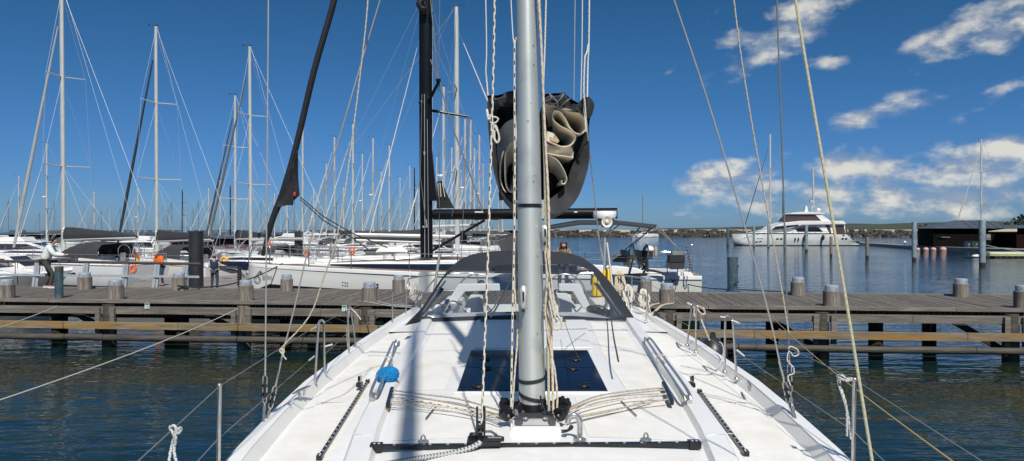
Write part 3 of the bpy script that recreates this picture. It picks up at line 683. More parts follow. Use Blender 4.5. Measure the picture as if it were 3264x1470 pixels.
# mast step, plinth
c0=bu(.0,4.74,-1.30); c0.x=.15
mb=MB(); mb.box(c0+Vector((0,-.03,.0)),(.335,.52,.085),top=(.94,.95)); mb.build('mast_plinth','plinth_white',Y,bev=.012)
mb=MB(); mb.box(c0+Vector((0,-.02,.062)),(.27,.42,.04),top=(.9,.9)); [mb.box(c0+Vector((s_*.105,-.2,.06)),(.05,.06,.05)) for s_ in (-1,1)]; mb.build('mast_step','grey_metal',Y,bev=.006)
mb=MB(); [mb.lathe(c0+Vector((s_*.065,-.205,.078)),[(.022,0),(.02,.008),(.01,.014),(0,.015)],12) for s_ in (-1,1)]; mb.build('bolt','steel',Y)
# turning blocks
def block(c,r,tilt,par=None):
    c=Vector(c); M=Matrix.Translation(c)@Matrix.Rotation(tilt[2],4,'Z')@Matrix.Rotation(tilt[0],4,'X')@Matrix.Rotation(tilt[1],4,'Y')
    mb=MB(); mb.m=0; mb.lathe((0,0,0),[(0,-.028),(r*.55,-.028),(r,-.022),(r,-.012),(r*.8,-.008),(r*.8,.008),(r,.012),(r,.022),(r*.55,.028),(0,.028)],20,axis='Y')
    for k in (-1,1):
        mb.box((0,k*.03,0),(r*.5,.006,r*2.1),bev if False else 0)
    mb.m=1; mb.lathe((0,-.034,0),[(0,-.004),(.009,-.003),(.011,.004)],10,axis='Y'); mb.box((0,-.034,-r*.95),(.02,.01,.035)); mb.v=[M@v for v in mb.v]
    return mb.build('turning_block',['black_plastic','steel'],par or Y)
for (px,py,D,r,t) in ((1614,1318,4.62,.047,(.25,-.5,.5)),(1612,1290,4.78,.042,(.2,-.5,.5)),(1640,1298,4.9,.042,(0,0,.9)),(1656,1310,4.72,.036,(0,.2,.8)),
                      (1786,1318,4.62,.047,(.25,.5,-.5)),(1800,1292,4.78,.042,(.2,.5,-.4)),(1766,1296,4.85,.042,(0,0,-.9)),(1787,1285,4.95,.042,(.0,.1,-.5)),(1757,1330,4.66,.034,(.3,.3,-.9))): block(P(px,py,D),r,t)
mb=MB(); rs_=random.Random(2)
for px0 in (1648,1768):
    for k in range(11):
        a=P(px0+rs_.uniform(-14,14),1345+rs_.uniform(-28,22),4.62); mb.tube([a,a+Vector((rs_.uniform(-.03,.03),rs_.uniform(-.02,.02),rs_.uniform(.01,.045)))],.007,8)
mb.build('shackle','steel',Y)
mb=MB(); mb.tube(crv([P(1715,1345,4.6),P(1745,1368,4.55),P(1790,1376,4.5),P(1812,1374,4.55),P(1822,1360,4.6)]),.014,10); mb.build('cable_conduit','black_rubber',Y)
mb=MB(); mb.tube(crv([P(1722,1262,4.66),P(1728,1290,4.66),P(1740,1312,4.62),P(1765,1322,4.6)]),.006,8); mb.build('mast_cable','black_rubber',Y)
# chrome swan neck
a=PZ(1848,1404,CAM-1.295)
mb=MB(); mb.tube(crv([a,a+Vector((0,0,.09)),a+Vector((-.008,0,.135)),a+Vector((-.035,0,.155)),a+Vector((-.065,0,.14)),a+Vector((-.075,0,.105))],8),.0175,16); mb.lathe(a,[(.042,0),(.04,.01),(.02,.02),(0,.02)],24); mb.build('cable_gland','steel',Y)
for px,py in ((1349,1409),(2059,1402)):
    a=PZ(px,py,CAM-1.296); mb=MB(); mb.lathe(a,[(0,0),(.036,0),(.034,.006),(.012,.010),(0,.01)],24); mb.tube([a+Vector((cos(t*pi/7)*.014,0,.006+sin(t*pi/7)*.036)) for t in range(8)],.0055,8); mb.build('pad_eye','steel',Y)
for px,py in ((1540,1025),(1795,1025)):
    a=PZ(px,py,CAM-1.28); mb=MB(); mb.lathe(a,[(0,0),(.045,0),(.02,.03),(0,.04)],12); mb.tube([a+Vector((cos(t*pi/6)*.02,0,.03+sin(t*pi/6)*.045)) for t in range(7)],.007,6); mb.build('pad_eye','grey_metal',Y)
# ---- halyards led aft across the roof
def roofz(px,py,h=.0): return PZ(px,py,CAM-1.290+h)
LT=[(1246,1243,1330,1255,1460,1272,1590,1308,'rope_tail'),(1246,1254,1330,1266,1460,1290,1592,1322,'rope_tail'),(1246,1268,1340,1280,1480,1308,1600,1336,'rope_black_fleck'),(1244,1282,1340,1296,1480,1318,1602,1343,'rope_grey_fleck'),(1243,1276,1340,1290,1470,1304,1598,1330,'rope_red_fleck')]
for (a,b,c,d_,e_,f,g,h,m) in LT: rope('halyard_tail',[roofz(a,b,.03),roofz(c,d_,.025),roofz(e_,f,.028),roofz(g,h,.045)],.0065,m)
RT=[(2116,1236,2000,1247,1900,1264,1812,1300,'rope_tail'),(2120,1243,2010,1254,1900,1274,1814,1306,'rope_tail'),(2125,1256,2000,1270,1900,1291,1812,1312,'rope_red_fleck'),(2130,1273,2020,1292,1920,1316,1810,1336,'rope_tail'),(2082,1270,2000,1296,1930,1310,1812,1333,'rope_olive')]
for (a,b,c,d_,e_,f,g,h,m) in RT: rope('halyard_tail',[roofz(a,b,.03),roofz(c,d_,.025),roofz(e_,f,.028),roofz(g,h,.045)],.0065,m)
mb=MB(); mb.beam(roofz(1236,1294,.02),roofz(1250,1240,.02),.03,.04); mb.build('deck_organiser','black_plastic',Y,bev=.006)
mb=MB(); mb.beam(roofz(2142,1284,.02),roofz(2114,1222,.02),.03,.04); mb.build('deck_organiser','black_plastic',Y,bev=.006)
mb=MB(); mb.box(bu(-.75,5.0,-1.2915),(.008,.36,.005),rz=-.1); mb.box(bu(.66,5.1,-1.2915),(.008,.42,.005),rz=.1); mb.build('roof_strap','black_plastic',Y,smooth=False)
# ---- running rigging up the mast
RR=[([(1578,-60,4.36),(1572,250,4.33),(1556,800,4.28),(1545,1100,4.24),(1535,1365,4.2)],.0072,'rope_black_fleck'),
([(1644,120,4.76),(1640,180,4.74),(1641,640,4.70),(1634,1000,4.66),(1629,1320,4.62)],.0075,'rope_black_fleck'),
([(1638,560,4.9),(1640,900,4.86),(1650,1050,4.8),(1640,1200,4.72),(1632,1320,4.66)],.006,'rope_cream'),
([(1713,-60,4.72),(1724,120,4.72),(1737,420,4.72),(1748,640,4.70),(1752,900,4.68),(1760,1150,4.66),(1764,1320,4.62)],.0085,'rope_red_fleck'),
([(1716,-60,4.75),(1726,150,4.75),(1732,400,4.75),(1742,700,4.73),(1746,1000,4.70),(1750,1310,4.64)],.0085,'rope_olive'),
([(1742,-60,4.95),(1737,140,4.93),(1732,320,4.9),(1738,700,4.86),(1744,1000,4.8),(1748,1310,4.72)],.006,'rope_white'),
([(1737,790,4.66),(1744,900,4.66),(1738,1000,4.66),(1756,1120,4.66),(1768,1180,4.66),(1776,1260,4.64),(1775,1320,4.62)],.007,'rope_cream'),
([(1741,790,4.7),(1752,860,4.7),(1746,960,4.7),(1750,1060,4.68),(1760,1200,4.66),(1765,1310,4.64)],.007,'rope_cream'),
([(1744,800,4.64),(1758,900,4.64),(1772,990,4.64),(1784,1015,4.62),(1790,1040,4.62),(1775,1052,4.62),(1762,1040,4.62),(1770,1000,4.63),(1764,960,4.64),(1756,900,4.65),(1748,810,4.66)],.006,'rope_cream'),
([(1746,860,4.66),(1762,940,4.66),(1778,1000,4.64),(1768,1030,4.64),(1756,980,4.65),(1750,900,4.66)],.006,'rope_white'),
([(1748,900,4.62),(1770,1010,4.62),(1790,1012,4.62),(1786,1030,4.62),(1766,1030,4.62),(1750,960,4.62)],.005,'rope_white'),
([(1547,-60,5.7),(1551,150,5.65),(1549,240,5.6),(1560,330,5.5)],.005,'rope_white'),([(1548,225,5.5),(1552,262,5.5),(1556,310,5.48),(1565,330,5.45)],.006,'rope_white'),
([(1626,-60,5.9),(1634,100,5.8),(1640,150,5.7)],.0045,'rope_white'),
([(1834,-60,6.1),(1832,100,6.0),(1829,330,5.9)],.0035,'wire_pale'),([(1857,-60,5.7),(1855,150,5.65),(1851,330,5.6)],.0045,'rope_white'),
([(1879,-60,5.3),(1877,140,5.25),(1874,200,5.25),(1872,310,5.2)],.006,'rope_white'),([(1876,140,5.25),(1870,170,5.22),(1864,190,5.2),(1861,310,5.18),(1868,420,5.15)],.006,'rope_white'),
([(1862,300,5.15),(1872,420,5.2),(1888,560,5.6),(1903,700,6.4),(1917,810,7.5),(1925,850,8)],.005,'rope_white'),
([(1552,350,5.2),(1558,380,5.1),(1564,372,5.1),(1560,366,5.1)],.009,'rope_white'),
([(1640,860,9.0),(1600,950,8.4),(1565,1010,8.0)],.011,'rope_cream'),([(1800,1028,8.0),(1830,1110,6.2),(1850,1150,5.9)],.003,'rope_dark')]
for pts,r,m in RR: rope('halyard',[P(*p) for p in pts],r,m)
# coil of lashing on lazy jack
rope('lashing',[P(x,y,5.0) for x,y in ((1560,372),(1580,374),(1588,380),(1578,392),(1562,388),(1572,396),(1586,420),(1592,445),(1584,455),(1574,440),(1572,410),(1580,400),(1590,430),(1588,452),(1578,446),(1576,415))],.006,'rope_white')
# black tail hanging before the right window
rope('loose_tail',[P(1945,985,10.1),P(1950,1030,8.6),P(1957,1080,7.2),P(1965,1120,6.4),P(1971,1152,6.0)],.008,'rope_dark')
# ---- stanchions, guard wires
def dk(px,py): return PZ(px,py,CAM-1.575)
def stan(base,top,D=None,r=.0125):
    b=dk(*base) if D is None else P(*base,D); t=P(*top,b.y); return b,t
mb=MB()
SL=[((1003,1226),(1015,1035)),((1035,1198),(1032,1029)),((1113,1134),(1108,988)),((1136,1116),(1118,985)),((1251,1035),(1250,930))]
SR=[((2310,1183),(2312,1012)),((2348,1205),(2336,1022)),((2190,1099),(2205,973)),((2218,1121),(2219,980)),((2059,1025),(2066,905))]
for b_,t_ in SL+SR:
    b,t=stan(b_,t_); m_=MB(); m_.tube([b,t],.0125,12); m_.lathe(b-Vector((0,0,.02)),[(.03,0),(.026,.02),(.015,.03)],12); m_.build('stanchion','steel',Y)
for base,top,D in (((697,1560),(700,1229),4.5),((2724,1560),(2724,1210),4.7)):
    m_=MB(); t=P(*top,D); b=Vector((t.x-.01,D,CAM-1.58)); m_.tube([b,t],.0135,14); m_.ball(t,.016,10); m_.build('stanchion','steel',Y)
tp=lambda s: stan(*s)[1]
for a,b in ((SL[0],SL[1]),(SL[2],SL[3]),(SR[0],SR[1]),(SR[2],SR[3])):
    A,B=tp(a),tp(b); mb=MB(); mb.tube(crv([A,A.lerp(B,.25)+Vector((0,0,.03)),A.lerp(B,.75)+Vector((0,0,.03)),B]),.0125,10); mb.build('gate_hoop','steel',Y)
G=[[P(440,1470,3.3),P(700,1231,4.5),tp(SL[0])],[tp(SL[1]),P(1108,988,stan(*SL[2])[0].y)],[tp(SL[3]),tp(SL[4]),P(1322,905,14.2)],
   [P(630,1470,4.0),P(697,1397,4.5),P(1003,1135,7.2)],[P(1036,1128,7.4),P(1109,1060,9.2)],[P(1120,1060,9.4),P(1251,985,11.7),P(1324,948,14.2)],
   [P(3130,1470,3.5),P(2727,1212,4.7),tp(SR[1])],[tp(SR[0]),tp(SR[3])],[tp(SR[2]),tp(SR[4]),P(2000,888,14.5)],
   [P(2900,1550,4.0),P(2724,1378,4.7),P(2343,1118,7.5)],[P(2311,1110,7.8),P(2219,1055,9.5)],[P(2198,1040,9.8),P(2062,970,13)]]
for g in G: MB().tube(g,.0035,6).build('guard_wire','wire',Y)
for p,q in (((1003,1135),(985,1150)),((1036,1105),(1060,1098)),((1015,1037),(990,1052)),((2312,1012),(2296,1010)),((2336,1022),(2358,1032)),((2348,1115),(2372,1135)),((2205,973),(2190,965))):
    MB().tube([P(*p,7.3),P(*q,7.3)],.009,8).build('wire_lashing','rope_white',Y)
# ---- shrouds and chainplates
def turnbuckle(a,b,name='rigging_screw'):
    a=Vector(a);b=Vector(b); d_=b-a; m_=MB(); m_.m=0; m_.tube([a,a+d_*.1],.010,8)
    s_=d_.cross(Vector((0,1,0))).normalized()*.016
    for k in (-1,1): m_.tube([a+d_*.1+s_*k*.3,a+d_*.16+s_*k,a+d_*.85+s_*k,a+d_*.92+s_*k*.3],.0065,8)
    m_.tube([a+d_*.9,b],.011,8); m_.m=1
    m_.tube([a+d_*.36,a+d_*.42],.024,10); m_.tube([a+d_*.6,a+d_*.70],.024,10); return m_.build(name,['steel','black_plastic'],Y)
SH=[([(856,-60,5.75),(850,700,5.8),(846,1120,5.85)],.0062,'wire_pale'),([(846,1120,5.85),(845,1190,5.86)],.009,'steel'),
([(1230,-60,5.5),(1155,190,5.6),(1007,700,5.75),(934,1000,5.83),(905,1110,5.86)],.0062,'wire_pale'),([(905,1110,5.86),(880,1225,5.88)],.008,'wire_pale'),
([(1178,-60,5.4),(1155,181,5.45),(1086,700,5.6),(1030,890,5.7),(985,1010,5.75),(898,1108,5.8)],.0058,'rope_cream'),
([(2474,-60,6.0),(2492,450,6.0),(2508,950,6.0),(2514,1090,6.0),(2516,1150,6.0)],.0072,'wire'),
([(2128,-60,5.6),(2280,400,5.75),(2440,960,5.9),(2484,1150,5.95)],.0075,'wire_pale'),([(2484,1150,5.95),(2500,1212,5.97)],.010,'steel'),
([(2332,-60,5.3),(2365,200,5.4),(2425,560,5.6),(2488,900,5.8),(2514,1060,5.9)],.0062,'rope_cream'),
([(2530,-60,3.3),(2545,60,3.25),(2640,620,3.15),(2712,1050,3.1),(2790,1530,3.05)],.0068,'rope_olive')]
for pts,r,m in SH: rope('shroud' if m!='rope_olive' else 'jib_halyard',[P(*p) for p in pts],r,m,k=4)
for pts in ([P(845,1185,5.86),P(843,1295,5.88)],[P(880,1222,5.88),P(858,1310,5.9)],[P(2516,1148,6),P(2520,1262,6.0)],[P(2498,1210,5.97),P(2516,1290,6.0)]): turnbuckle(*pts)
for a,b in ((P(843,1295,5.88),dk(838,1366)),(P(858,1310,5.9),dk(842,1362)),(P(2520,1262,6.0),dk(2538,1350)),(P(2516,1290,6.0),dk(2540,1346))):
    mb=MB(); mb.tube([a.lerp(b,k/10) for k in range(11)],[.009,.013,.013,.008,.013,.013,.008,.013,.013,.009,.012],8); mb.build('chainplate','steel',Y)
rope('shroud_lashing',[P(x,y,5.85) for x,y in ((2512,1110),(2522,1105),(2542,1115),(2545,1130),(2530,1135),(2515,1120),(2510,1150),(2528,1170),(2530,1190),(2512,1200),(2520,1230))],.005,'rope_white')
rope('shroud_lashing',[P(x,y,5.78) for x,y in ((898,1108),(892,1118),(900,1128),(906,1120),(898,1112),(902,1130),(912,1146))],.006,'rope_cream')
# deck cleats
for px,py,rz in ((962,1260,-.72),(2388,1240,.85)):
    a=PZ(px,py,CAM-1.53); m_=MB(); d_=Vector((sin(rz)*-1,cos(rz),0))
    d_=Vector((.18 if px<1600 else .2,.9,0)).normalized() if True else d_
    m_.tube([a-d_*.16+Vector((0,0,.05)),a-d_*.05+Vector((0,0,.055)),a+d_*.05+Vector((0,0,.055)),a+d_*.16+Vector((0,0,.05))],[.008,.014,.014,.008],10)
    for k in (-1,1): m_.tube([a+d_*.045*k+Vector((0,0,-.01)),a+d_*.04*k+Vector((0,0,.05))],.012,8)
    m_.build('cleat','steel',Y)
# genoa cars
for px,py,u in ((1146,1232,1),(2205,1232,-1)):
    a=PZ(px,py,CAM-1.58); m_=MB(); m_.m=0; m_.box(a+Vector((0,0,.02)),(.05,.10,.04)); m_.lathe(a+Vector((0,0,.08)),[(0,-.012),(.03,-.012),(.022,0),(.03,.012),(0,.012)],14,axis='X'); m_.m=1; m_.box(a+Vector((.016,0,.07)),(.004,.05,.09)); m_.build('sheet_car',['black_plastic','steel'],Y)
# handrails on the roof mouldings
for s_,pts in ((-1,((1189,1254),(1267,1090))),(1,((2192,1262),(2060,1078)))):
    a=PZ(*pts[0],CAM-1.24); b=PZ(*pts[1],CAM-1.24); m_=MB()
    for off in (-.028,.028):
        o=Vector((off,0,0)); m_.tube(crv([a+o*.3+Vector((0,-.02,-.05)),a+o+Vector((0,.10,.01)),a.lerp(b,.5)+o+Vector((0,0,.012)),b+o+Vector((0,-.1,.01)),b+o*.3+Vector((0,.02,-.05))]),.0125,10)
    m_.tube([a+Vector((0,-.06,-.035)),a+Vector((0,.04,-.02))],[.022,.02],10)
    m_.build('handrail','steel',Y)
    rope('rail_lashing',[a.lerp(b,.55)+Vector(v) for v in ((-.05,0,-.03),(-.03,0,.02),(0,.02,.03),(.035,0,.02),(.04,-.03,-.01),(.03,-.05,-.04),(0,.0,-.01),(-.04,.03,.02))],.006,'rope_cream')
# ---- furled headsail on its forestay (its soft shadow crosses the roof)
q=[]; 
for k in range(15):
    h=k; q.append(bu(.0,-1.45+.39*h,-1.45+h+.2))
m_=MB(); m_.tube(q,[.04]+[.074-.0025*k for k in range(14)],14); m_.build('furled_headsail','sail_white',Y)
m_=MB(); m_.tube([bu(0,-1.55,-1.55),bu(0,-1.45+.39*15.5,14.2)],.006,6); m_.tube([bu(0,14.0,-1.4),bu(0,5.2,14.2)],.005,6)
for s_ in (-1,1):
    m_.tube([bu(s_*.05,4.9,3.4),bu(s_*2.05,5.6,3.1)],.02,8); m_.tube([bu(s_*2.05,5.6,3.1),bu(s_*1.2,5.3,8.5)],.005,6)
m_.build('rigging','wire_pale',Y)
m_=MB(); m_.tube([bu(-.5,-.6,-1.5),bu(-.35,-1.3,-.9),bu(0,-1.6,-.85),bu(.35,-1.3,-.9),bu(.5,-.6,-1.5)],.0135,10); m_.build('pulpit','steel',Y)
# ---- sail bag on the boom: dark cover, flaked sail inside
BD=5.25
def B2(x,y,D=BD): return P(1500+x*.431,240+y*.431,D)
outer=[(175,165),(128,180),(125,300),(138,480),(165,690),(215,850),(290,935),(400,1000),(520,1028),(620,1030),(710,1000),(795,900),(855,740),(880,600),(876,420),(882,330),(912,240),(905,190),(868,150)]
ok=crv([(x,y,0) for x,y in outer],4); N=len(ok)
rows=[]
cx_,cy_=520,560
for D,s in ((BD,1.0),(BD+.5,1.02),(BD+1.5,1.03),(BD+3,.98),(BD+4.6,.85)):
    rows.append([B2(cx_+(p.x-cx_)*s,cy_+(p.y-cy_)*s+(0 if D<6 else (D-6)*6),BD)+Vector((.012*(D-BD),D-BD,0)) for p in ok])
m_=MB(); m_.grid(rows); bag=m_.build('sail_bag','canvas_charcoal',Y,thick=.006)
# inner lining wall: from the rim inwards, recessed
inn=[(190,235),(185,300),(180,480),(190,600),(222,780),(270,860),(330,930),(420,960),(520,950),(600,905),(665,850),(712,790),(755,680),(785,600),(812,500),(838,430),(850,360),(850,330),(845,300)]
ik=crv([(x,y,0) for x,y in inn],4)
m_=MB(); m_.grid([[B2(p.x,p.y,BD) for p in ok],[B2(p.x,p.y,BD)+Vector((0,.04+.015*sin(i*.9),0)) for i,p in enumerate([a.lerp(b,.5) for a,b in zip(ok,ik)])],[B2(p.x,p.y,BD)+Vector((0,.16,0)) for p in ik]]); m_.build('bag_lining','canvas_charcoal',bag)
# folded-over top covers
def sheet(name,poly,D0,D1,m,par):
    m_=MB(); m_.prism([B2(x,y,D0) for x,y in poly],(0,D1-D0,0)); return m_.build(name,m,par,smooth=False)
m_=MB()
for rowset in (([(125,150),(200,150),(270,130),(345,105)],[(128,185),(200,178),(272,165),(350,140)],[(150,215),(210,215),(275,200),(350,210)],[(190,262),(230,235),(290,225),(350,228)]),
               ([(545,140),(620,135),(690,133),(735,170),(790,205),(830,198)],[(545,165),(620,160),(690,165),(745,200),(795,225),(835,215)],[(545,190),(620,200),(690,215),(750,240),(800,255),(842,245)],[(550,212),(620,235),(700,255),(760,275),(810,285),(848,295)])):
    m_.grid([[B2(x,y,BD-.01+.03*(i==0)-.015*(i==1))+Vector((0,.05*sin(j*2.2+i),0)) for j,(x,y) in enumerate(r_)] for i,r_ in enumerate(rowset)])
    m_.grid([[B2(x,y,BD)+Vector((0,dd,0)) for (x,y) in rowset[0]] for dd in (-.01,.8,2.2,3.8)])
m_.build('cover_flap','canvas_charcoal',bag)
m_=MB(); m_.grid([[B2(x,y,BD-.05)+Vector((0,.03*(j%2),0)) for j,(x,y) in enumerate(r_)] for r_ in ([(800,200),(835,160),(870,150),(900,185),(916,210)],[(780,240),(830,215),(865,200),(890,225),(912,250)],[(800,275),(838,275),(868,270),(885,285),(898,295)],[(845,300),(852,312),(868,318),(878,318),(888,308)])]); m_.build('cover_corner','canvas_charcoal',bag)
# sail folds
RIB=[[(540,208),(640,232),(740,258),(825,286),(860,335),(858,390),(822,432),(775,425),(735,385),(700,320),(665,275),(632,258),(608,275),(610,325),(660,372),(740,412),(775,450),(768,490),(735,520),(680,528),(620,508),(555,478)],
[(540,570),(610,588),(690,597),(762,610)],
[(580,592),(640,628),(680,685),(704,740),(712,775),(698,802),(674,800),(676,775)],
[(345,488),(300,497),(266,550),(254,650),(258,780),(280,850),(305,862),(345,835)],[(245,560),(222,640),(218,760),(236,830),(262,868)]]
for rws_ in ([[(350,250),(270,290),(196,375)],[(350,350),(270,390),(186,455)],[(350,440),(285,480),(188,570)],[(350,480),(262,560),(205,640)]],
             [[(540,485),(640,520),(745,515)],[(540,530),(640,548),(772,560)],[(540,578),(650,592),(765,606)]],
             [[(560,400),(610,420),(660,480)],[(556,440),(600,455),(640,500)],[(552,475),(590,485),(620,505)]]):
    m_=MB(); m_.grid([[B2(x,y,BD)+Vector((0,.05+.03*i_+.035*sin(j_*1.3+i_),0)) for j_,(x,y) in enumerate(crv([(x,y,0) for x,y in rw],4)) for (x,y) in [(x.x,x.y)] ] if False else [B2(p.x,p.y,BD)+Vector((0,(.05 if rws_[0][0][0]>400 else .34)+.02*i_+.03*sin(j_*.8+i_*1.4),0)) for j_,p in enumerate(crv([(x,y,0) for x,y in rw],4))] for i_,rw in enumerate(rws_)]); m_.build('sail_panel','sail_cloth',bag)
m_=MB()
for rb in RIB:
    q=crv([(x,y,0) for x,y in rb],5); th=5.5
    k=len(q); L1=[];L2=[]
    for i,p in enumerate(q):
        t=(q[min(i+1,k-1)]-q[max(i-1,0)]).normalized(); nn=Vector((-t.y,t.x,0)); L1.append(p+nn*th); L2.append(p-nn*th)
    fr=lambda p,D: B2(p.x,p.y,BD)+Vector((0,D,0))
    ring=[[fr(p,.02) for p in L1],[fr(p,0) for p in q],[fr(p,.02) for p in L2]]
    cc_=sum(q,Vector((0,0,0)))/k; bk=lambda p,t,D: fr(cc_+(p-cc_)*t+Vector((-6,14,0))*(1-t)*3,D)
    m_.grid(ring); m_.grid([ring[0],[bk(p,.86,.16) for p in L1],[bk(p,.66,.42) for p in L1],[bk(p,.5,.8) for p in L1]]); m_.grid([ring[2],[bk(p,.86,.16) for p in L2],[bk(p,.66,.42) for p in L2],[bk(p,.5,.8) for p in L2]])
m_.build('flaked_sail','sail_cloth',bag)
m_=MB(); rows=[]; r4=random.Random(4)
for i in range(12):
    rows.append([B2(195+(640*j/13)+r4.uniform(-6,6),260+i*58-(0 if j<8 else 0),BD)+Vector((0,.55+.10*sin(j*1.7+i*.9)+.06*r4.random()+max(0,(abs(j-6.5)-3))*.05,0)) for j in range(14)])
m_.grid(rows); m_.build('bag_interior','canvas_charcoal',bag)
m_=MB(); m_.tube([P(1712,668,5.1),P(1716,668,9.9)],.075,14,sq=1.3); m_.build('boom','mast_silver',Y)
m_=MB(); [m_.tube(crv([B2(x0,y0,BD-.05),B2(x1,y1,BD-.07),B2(x2,y2,BD-.06)]),.004,5) for x0,y0,x1,y1,x2,y2 in ((560,190,600,170,585,135),(620,215,660,180,690,138),(660,240,700,200,735,172),(600,150,640,200,650,235))]; m_.build('cover_lacing','wire',bag)
# ---- sprayhood
TOP=[(1289,1038),(1330,1003),(1362,955),(1395,905),(1430,857),(1470,824),(1515,808),(1570,801),(1662,797),(1755,800),(1812,806),(1858,822),(1902,852),(1940,893),(1975,940),(2005,988),(2034,1032)]
INN=[(1335,1006),(1362,966),(1390,925),(1415,893),(1445,873),(1480,863),(1530,858),(1590,855),(1662,852),(1735,850),(1800,851),(1845,856),(1885,872),(1915,905),(1945,946),(1972,985),(1990,1012)]
INN=[(x,y-10 if y<900 else y) for x,y in INN]
MID=[(a[0]*.5+b[0]*.5,a[1]*.42+b[1]*.58-2) for a,b in zip(TOP,INN)]
def sd_(y,base): return base+.9*max(0,min(1,(1025-y)/190))
def PS(p,extra): 
    k=max(0,min(1,(1030-p[1])/170)); return P(p[0],p[1],10.15+1.0*k**1.1+extra*k)
kk=46
T_=[PS(p,.75) for p in pl([(x,y,0) for x,y in TOP],kk)]; I_=[PS(p,.0) for p in pl([(x,y,0) for x,y in INN],kk)]; Mi=[PS(p,.22) for p in pl([(x,y,0) for x,y in MID],kk)]
m_=MB(); m_.grid([I_,Mi,T_]); 
Bk=[v+Vector((0,.32,-.02)) for v in T_]; m_.grid([T_,Bk])
spr=m_.build('sprayhood','canvas_dark',Y,thick=.004)
BASE=pl([(x,y,0) for x,y in ((1335,1006),(1385,1014),(1500,1009),(1662,1004),(1830,1008),(1940,1016),(1990,1012))],kk); BAS2=pl([(x,y,0) for x,y in ((1289,1038),(1342,1027),(1497,1022),(1662,1019),(1830,1020),(1982,1022),(2034,1032))],kk)
Ba=[P(p.x,p.y,10.15) for p in BASE]; Bb=[P(p.x,p.y,10.1) for p in BAS2]
m_=MB(); m_.grid([Bb,[a.lerp(b,.5)+Vector((0,-.02,0)) for a,b in zip(Ba,Bb)],Ba]); m_.build('hem_band','canvas_dark',spr,thick=.004)
# clear window panel
Wa=[P(p.x,p.y,10.16) for p in BASE]; m_=MB()
m_.grid([Wa]+[[a.lerp(b,t)+Vector((0,-.10*sin(pi*t),0)) for a,b in zip(Wa,I_)] for t in (.25,.5,.75)]+[I_]); m_.build('clear_window','clear_vinyl',spr)
m_=MB(); 
for px,pts in ((0,[(1348,996),(1372,962),(1398,925),(1420,896)]),(0,[(1982,1006),(1958,975),(1935,942),(1908,905)])): m_.tube([PS(p,-.03) for p in pts],.014,8)
m_.build('hood_frame','steel',spr)
m_=MB(); m_.m=0
for (a,b,c_,d_) in ((1338,1006,1362,962),(1986,1010,1958,966)):
    pass
m_.grid([[PS((x,y),-.01) for x,y in ((1332,1008),(1350,985),(1375,948),(1402,912))],[PS((x,y),-.03) for x,y in ((1350,1006),(1368,985),(1392,952),(1416,922))]])
m_.grid([[PS((x,y),-.01) for x,y in ((1994,1012),(1972,985),(1945,948),(1915,906))],[PS((x,y),-.03) for x,y in ((1970,1008),(1952,985),(1925,948),(1890,900))]])
m_.build('side_seam','canvas_dark',spr)
# ---- cockpit seen through the window

for s_ in (-1,1):
    m_=MB(); rows=[[bu(s_*(1.15),v,-1.75),bu(s_*1.25,v,-1.36),bu(s_*1.55,v,-1.33),bu(s_*1.75,v,-1.60),bu(s_*(hb(v)-.12),v,-1.61)] for v in (11.05,12,13,14.15)]
    m_.grid(rows); m_.build('cockpit_coaming','gelcoat',Y)
m_=MB(); m_.box(bu(0,12.6,-2.05),(2.3,3.1,.04)); 
for s_ in (-1,1): m_.box(bu(s_*.95,12.2,-1.85),(.55,2.2,.38))
m_.build('cockpit_seat','gelcoat',Y,smooth=False,bev=.01)
m_=MB(); m_.box(bu(0,14.1,-1.75),(4.2,.06,.5)); m_.build('transom','gelcoat',Y,smooth=False)
m_=MB(); m_.box(bu(-.02,11.0,-1.50),(.66,.10,.42)); m_.build('companionway_hatch','hatch_glass',Y,smooth=False)
m_=MB(); m_.prism([bu(-1.35,11.08,-1.62),bu(-.42,11.08,-1.62),bu(-.42,11.08,-1.33),bu(-1.3,11.08,-1.40)],(0,.15,0)); m_.prism([bu(1.35,11.08,-1.62),bu(.42,11.08,-1.62),bu(.42,11.08,-1.33),bu(1.3,11.08,-1.40)],(0,.15,0)); m_.build('bulkhead','gelcoat',Y,smooth=False)
m_=MB(); m_.box(bu(0,12.3,-1.55),(.52,1.1,.05)); m_.box(bu(0,12.3,-1.8),(.16,.9,.5)); tb=m_.build('cockpit_table','gelcoat',Y,smooth=False,bev=.01)
for s_,px in ((-1,1522),(1,1800)):
    c=P(px,940,13.6); m_=MB(); m_.tube([c+Vector((cos(t*pi/16)*.40,0,sin(t*pi/16)*.40)) for t in range(32)],.014,8,closed=True)
    for t in range(5): m_.tube([c,c+Vector((cos(t*2*pi/5+.3)*.39,0,sin(t*2*pi/5+.3)*.39))],.008,6)
    m_.build('steering_wheel','steel',Y)
    m_=MB(); m_.box(c+Vector((0,.0-.12,-.35)),(.30,.26,.75),top=(.7,.7)); ps=m_.build('steering_pedestal','gelcoat',Y,bev=.02)
    m2=MB(); m2.ball(c+Vector((.08,-.1,.12)),.10,12,(1,.6,1)); m2.lathe(c+Vector((.08,-.1,.17)),[(.10,0),(.06,.09),(.03,.12),(0,.13)],14); m2.ball(c+Vector((-.16,-.1,.05)),.08,12,(1,.6,.8)); m2.build('compass_cover','black_plastic',ps)
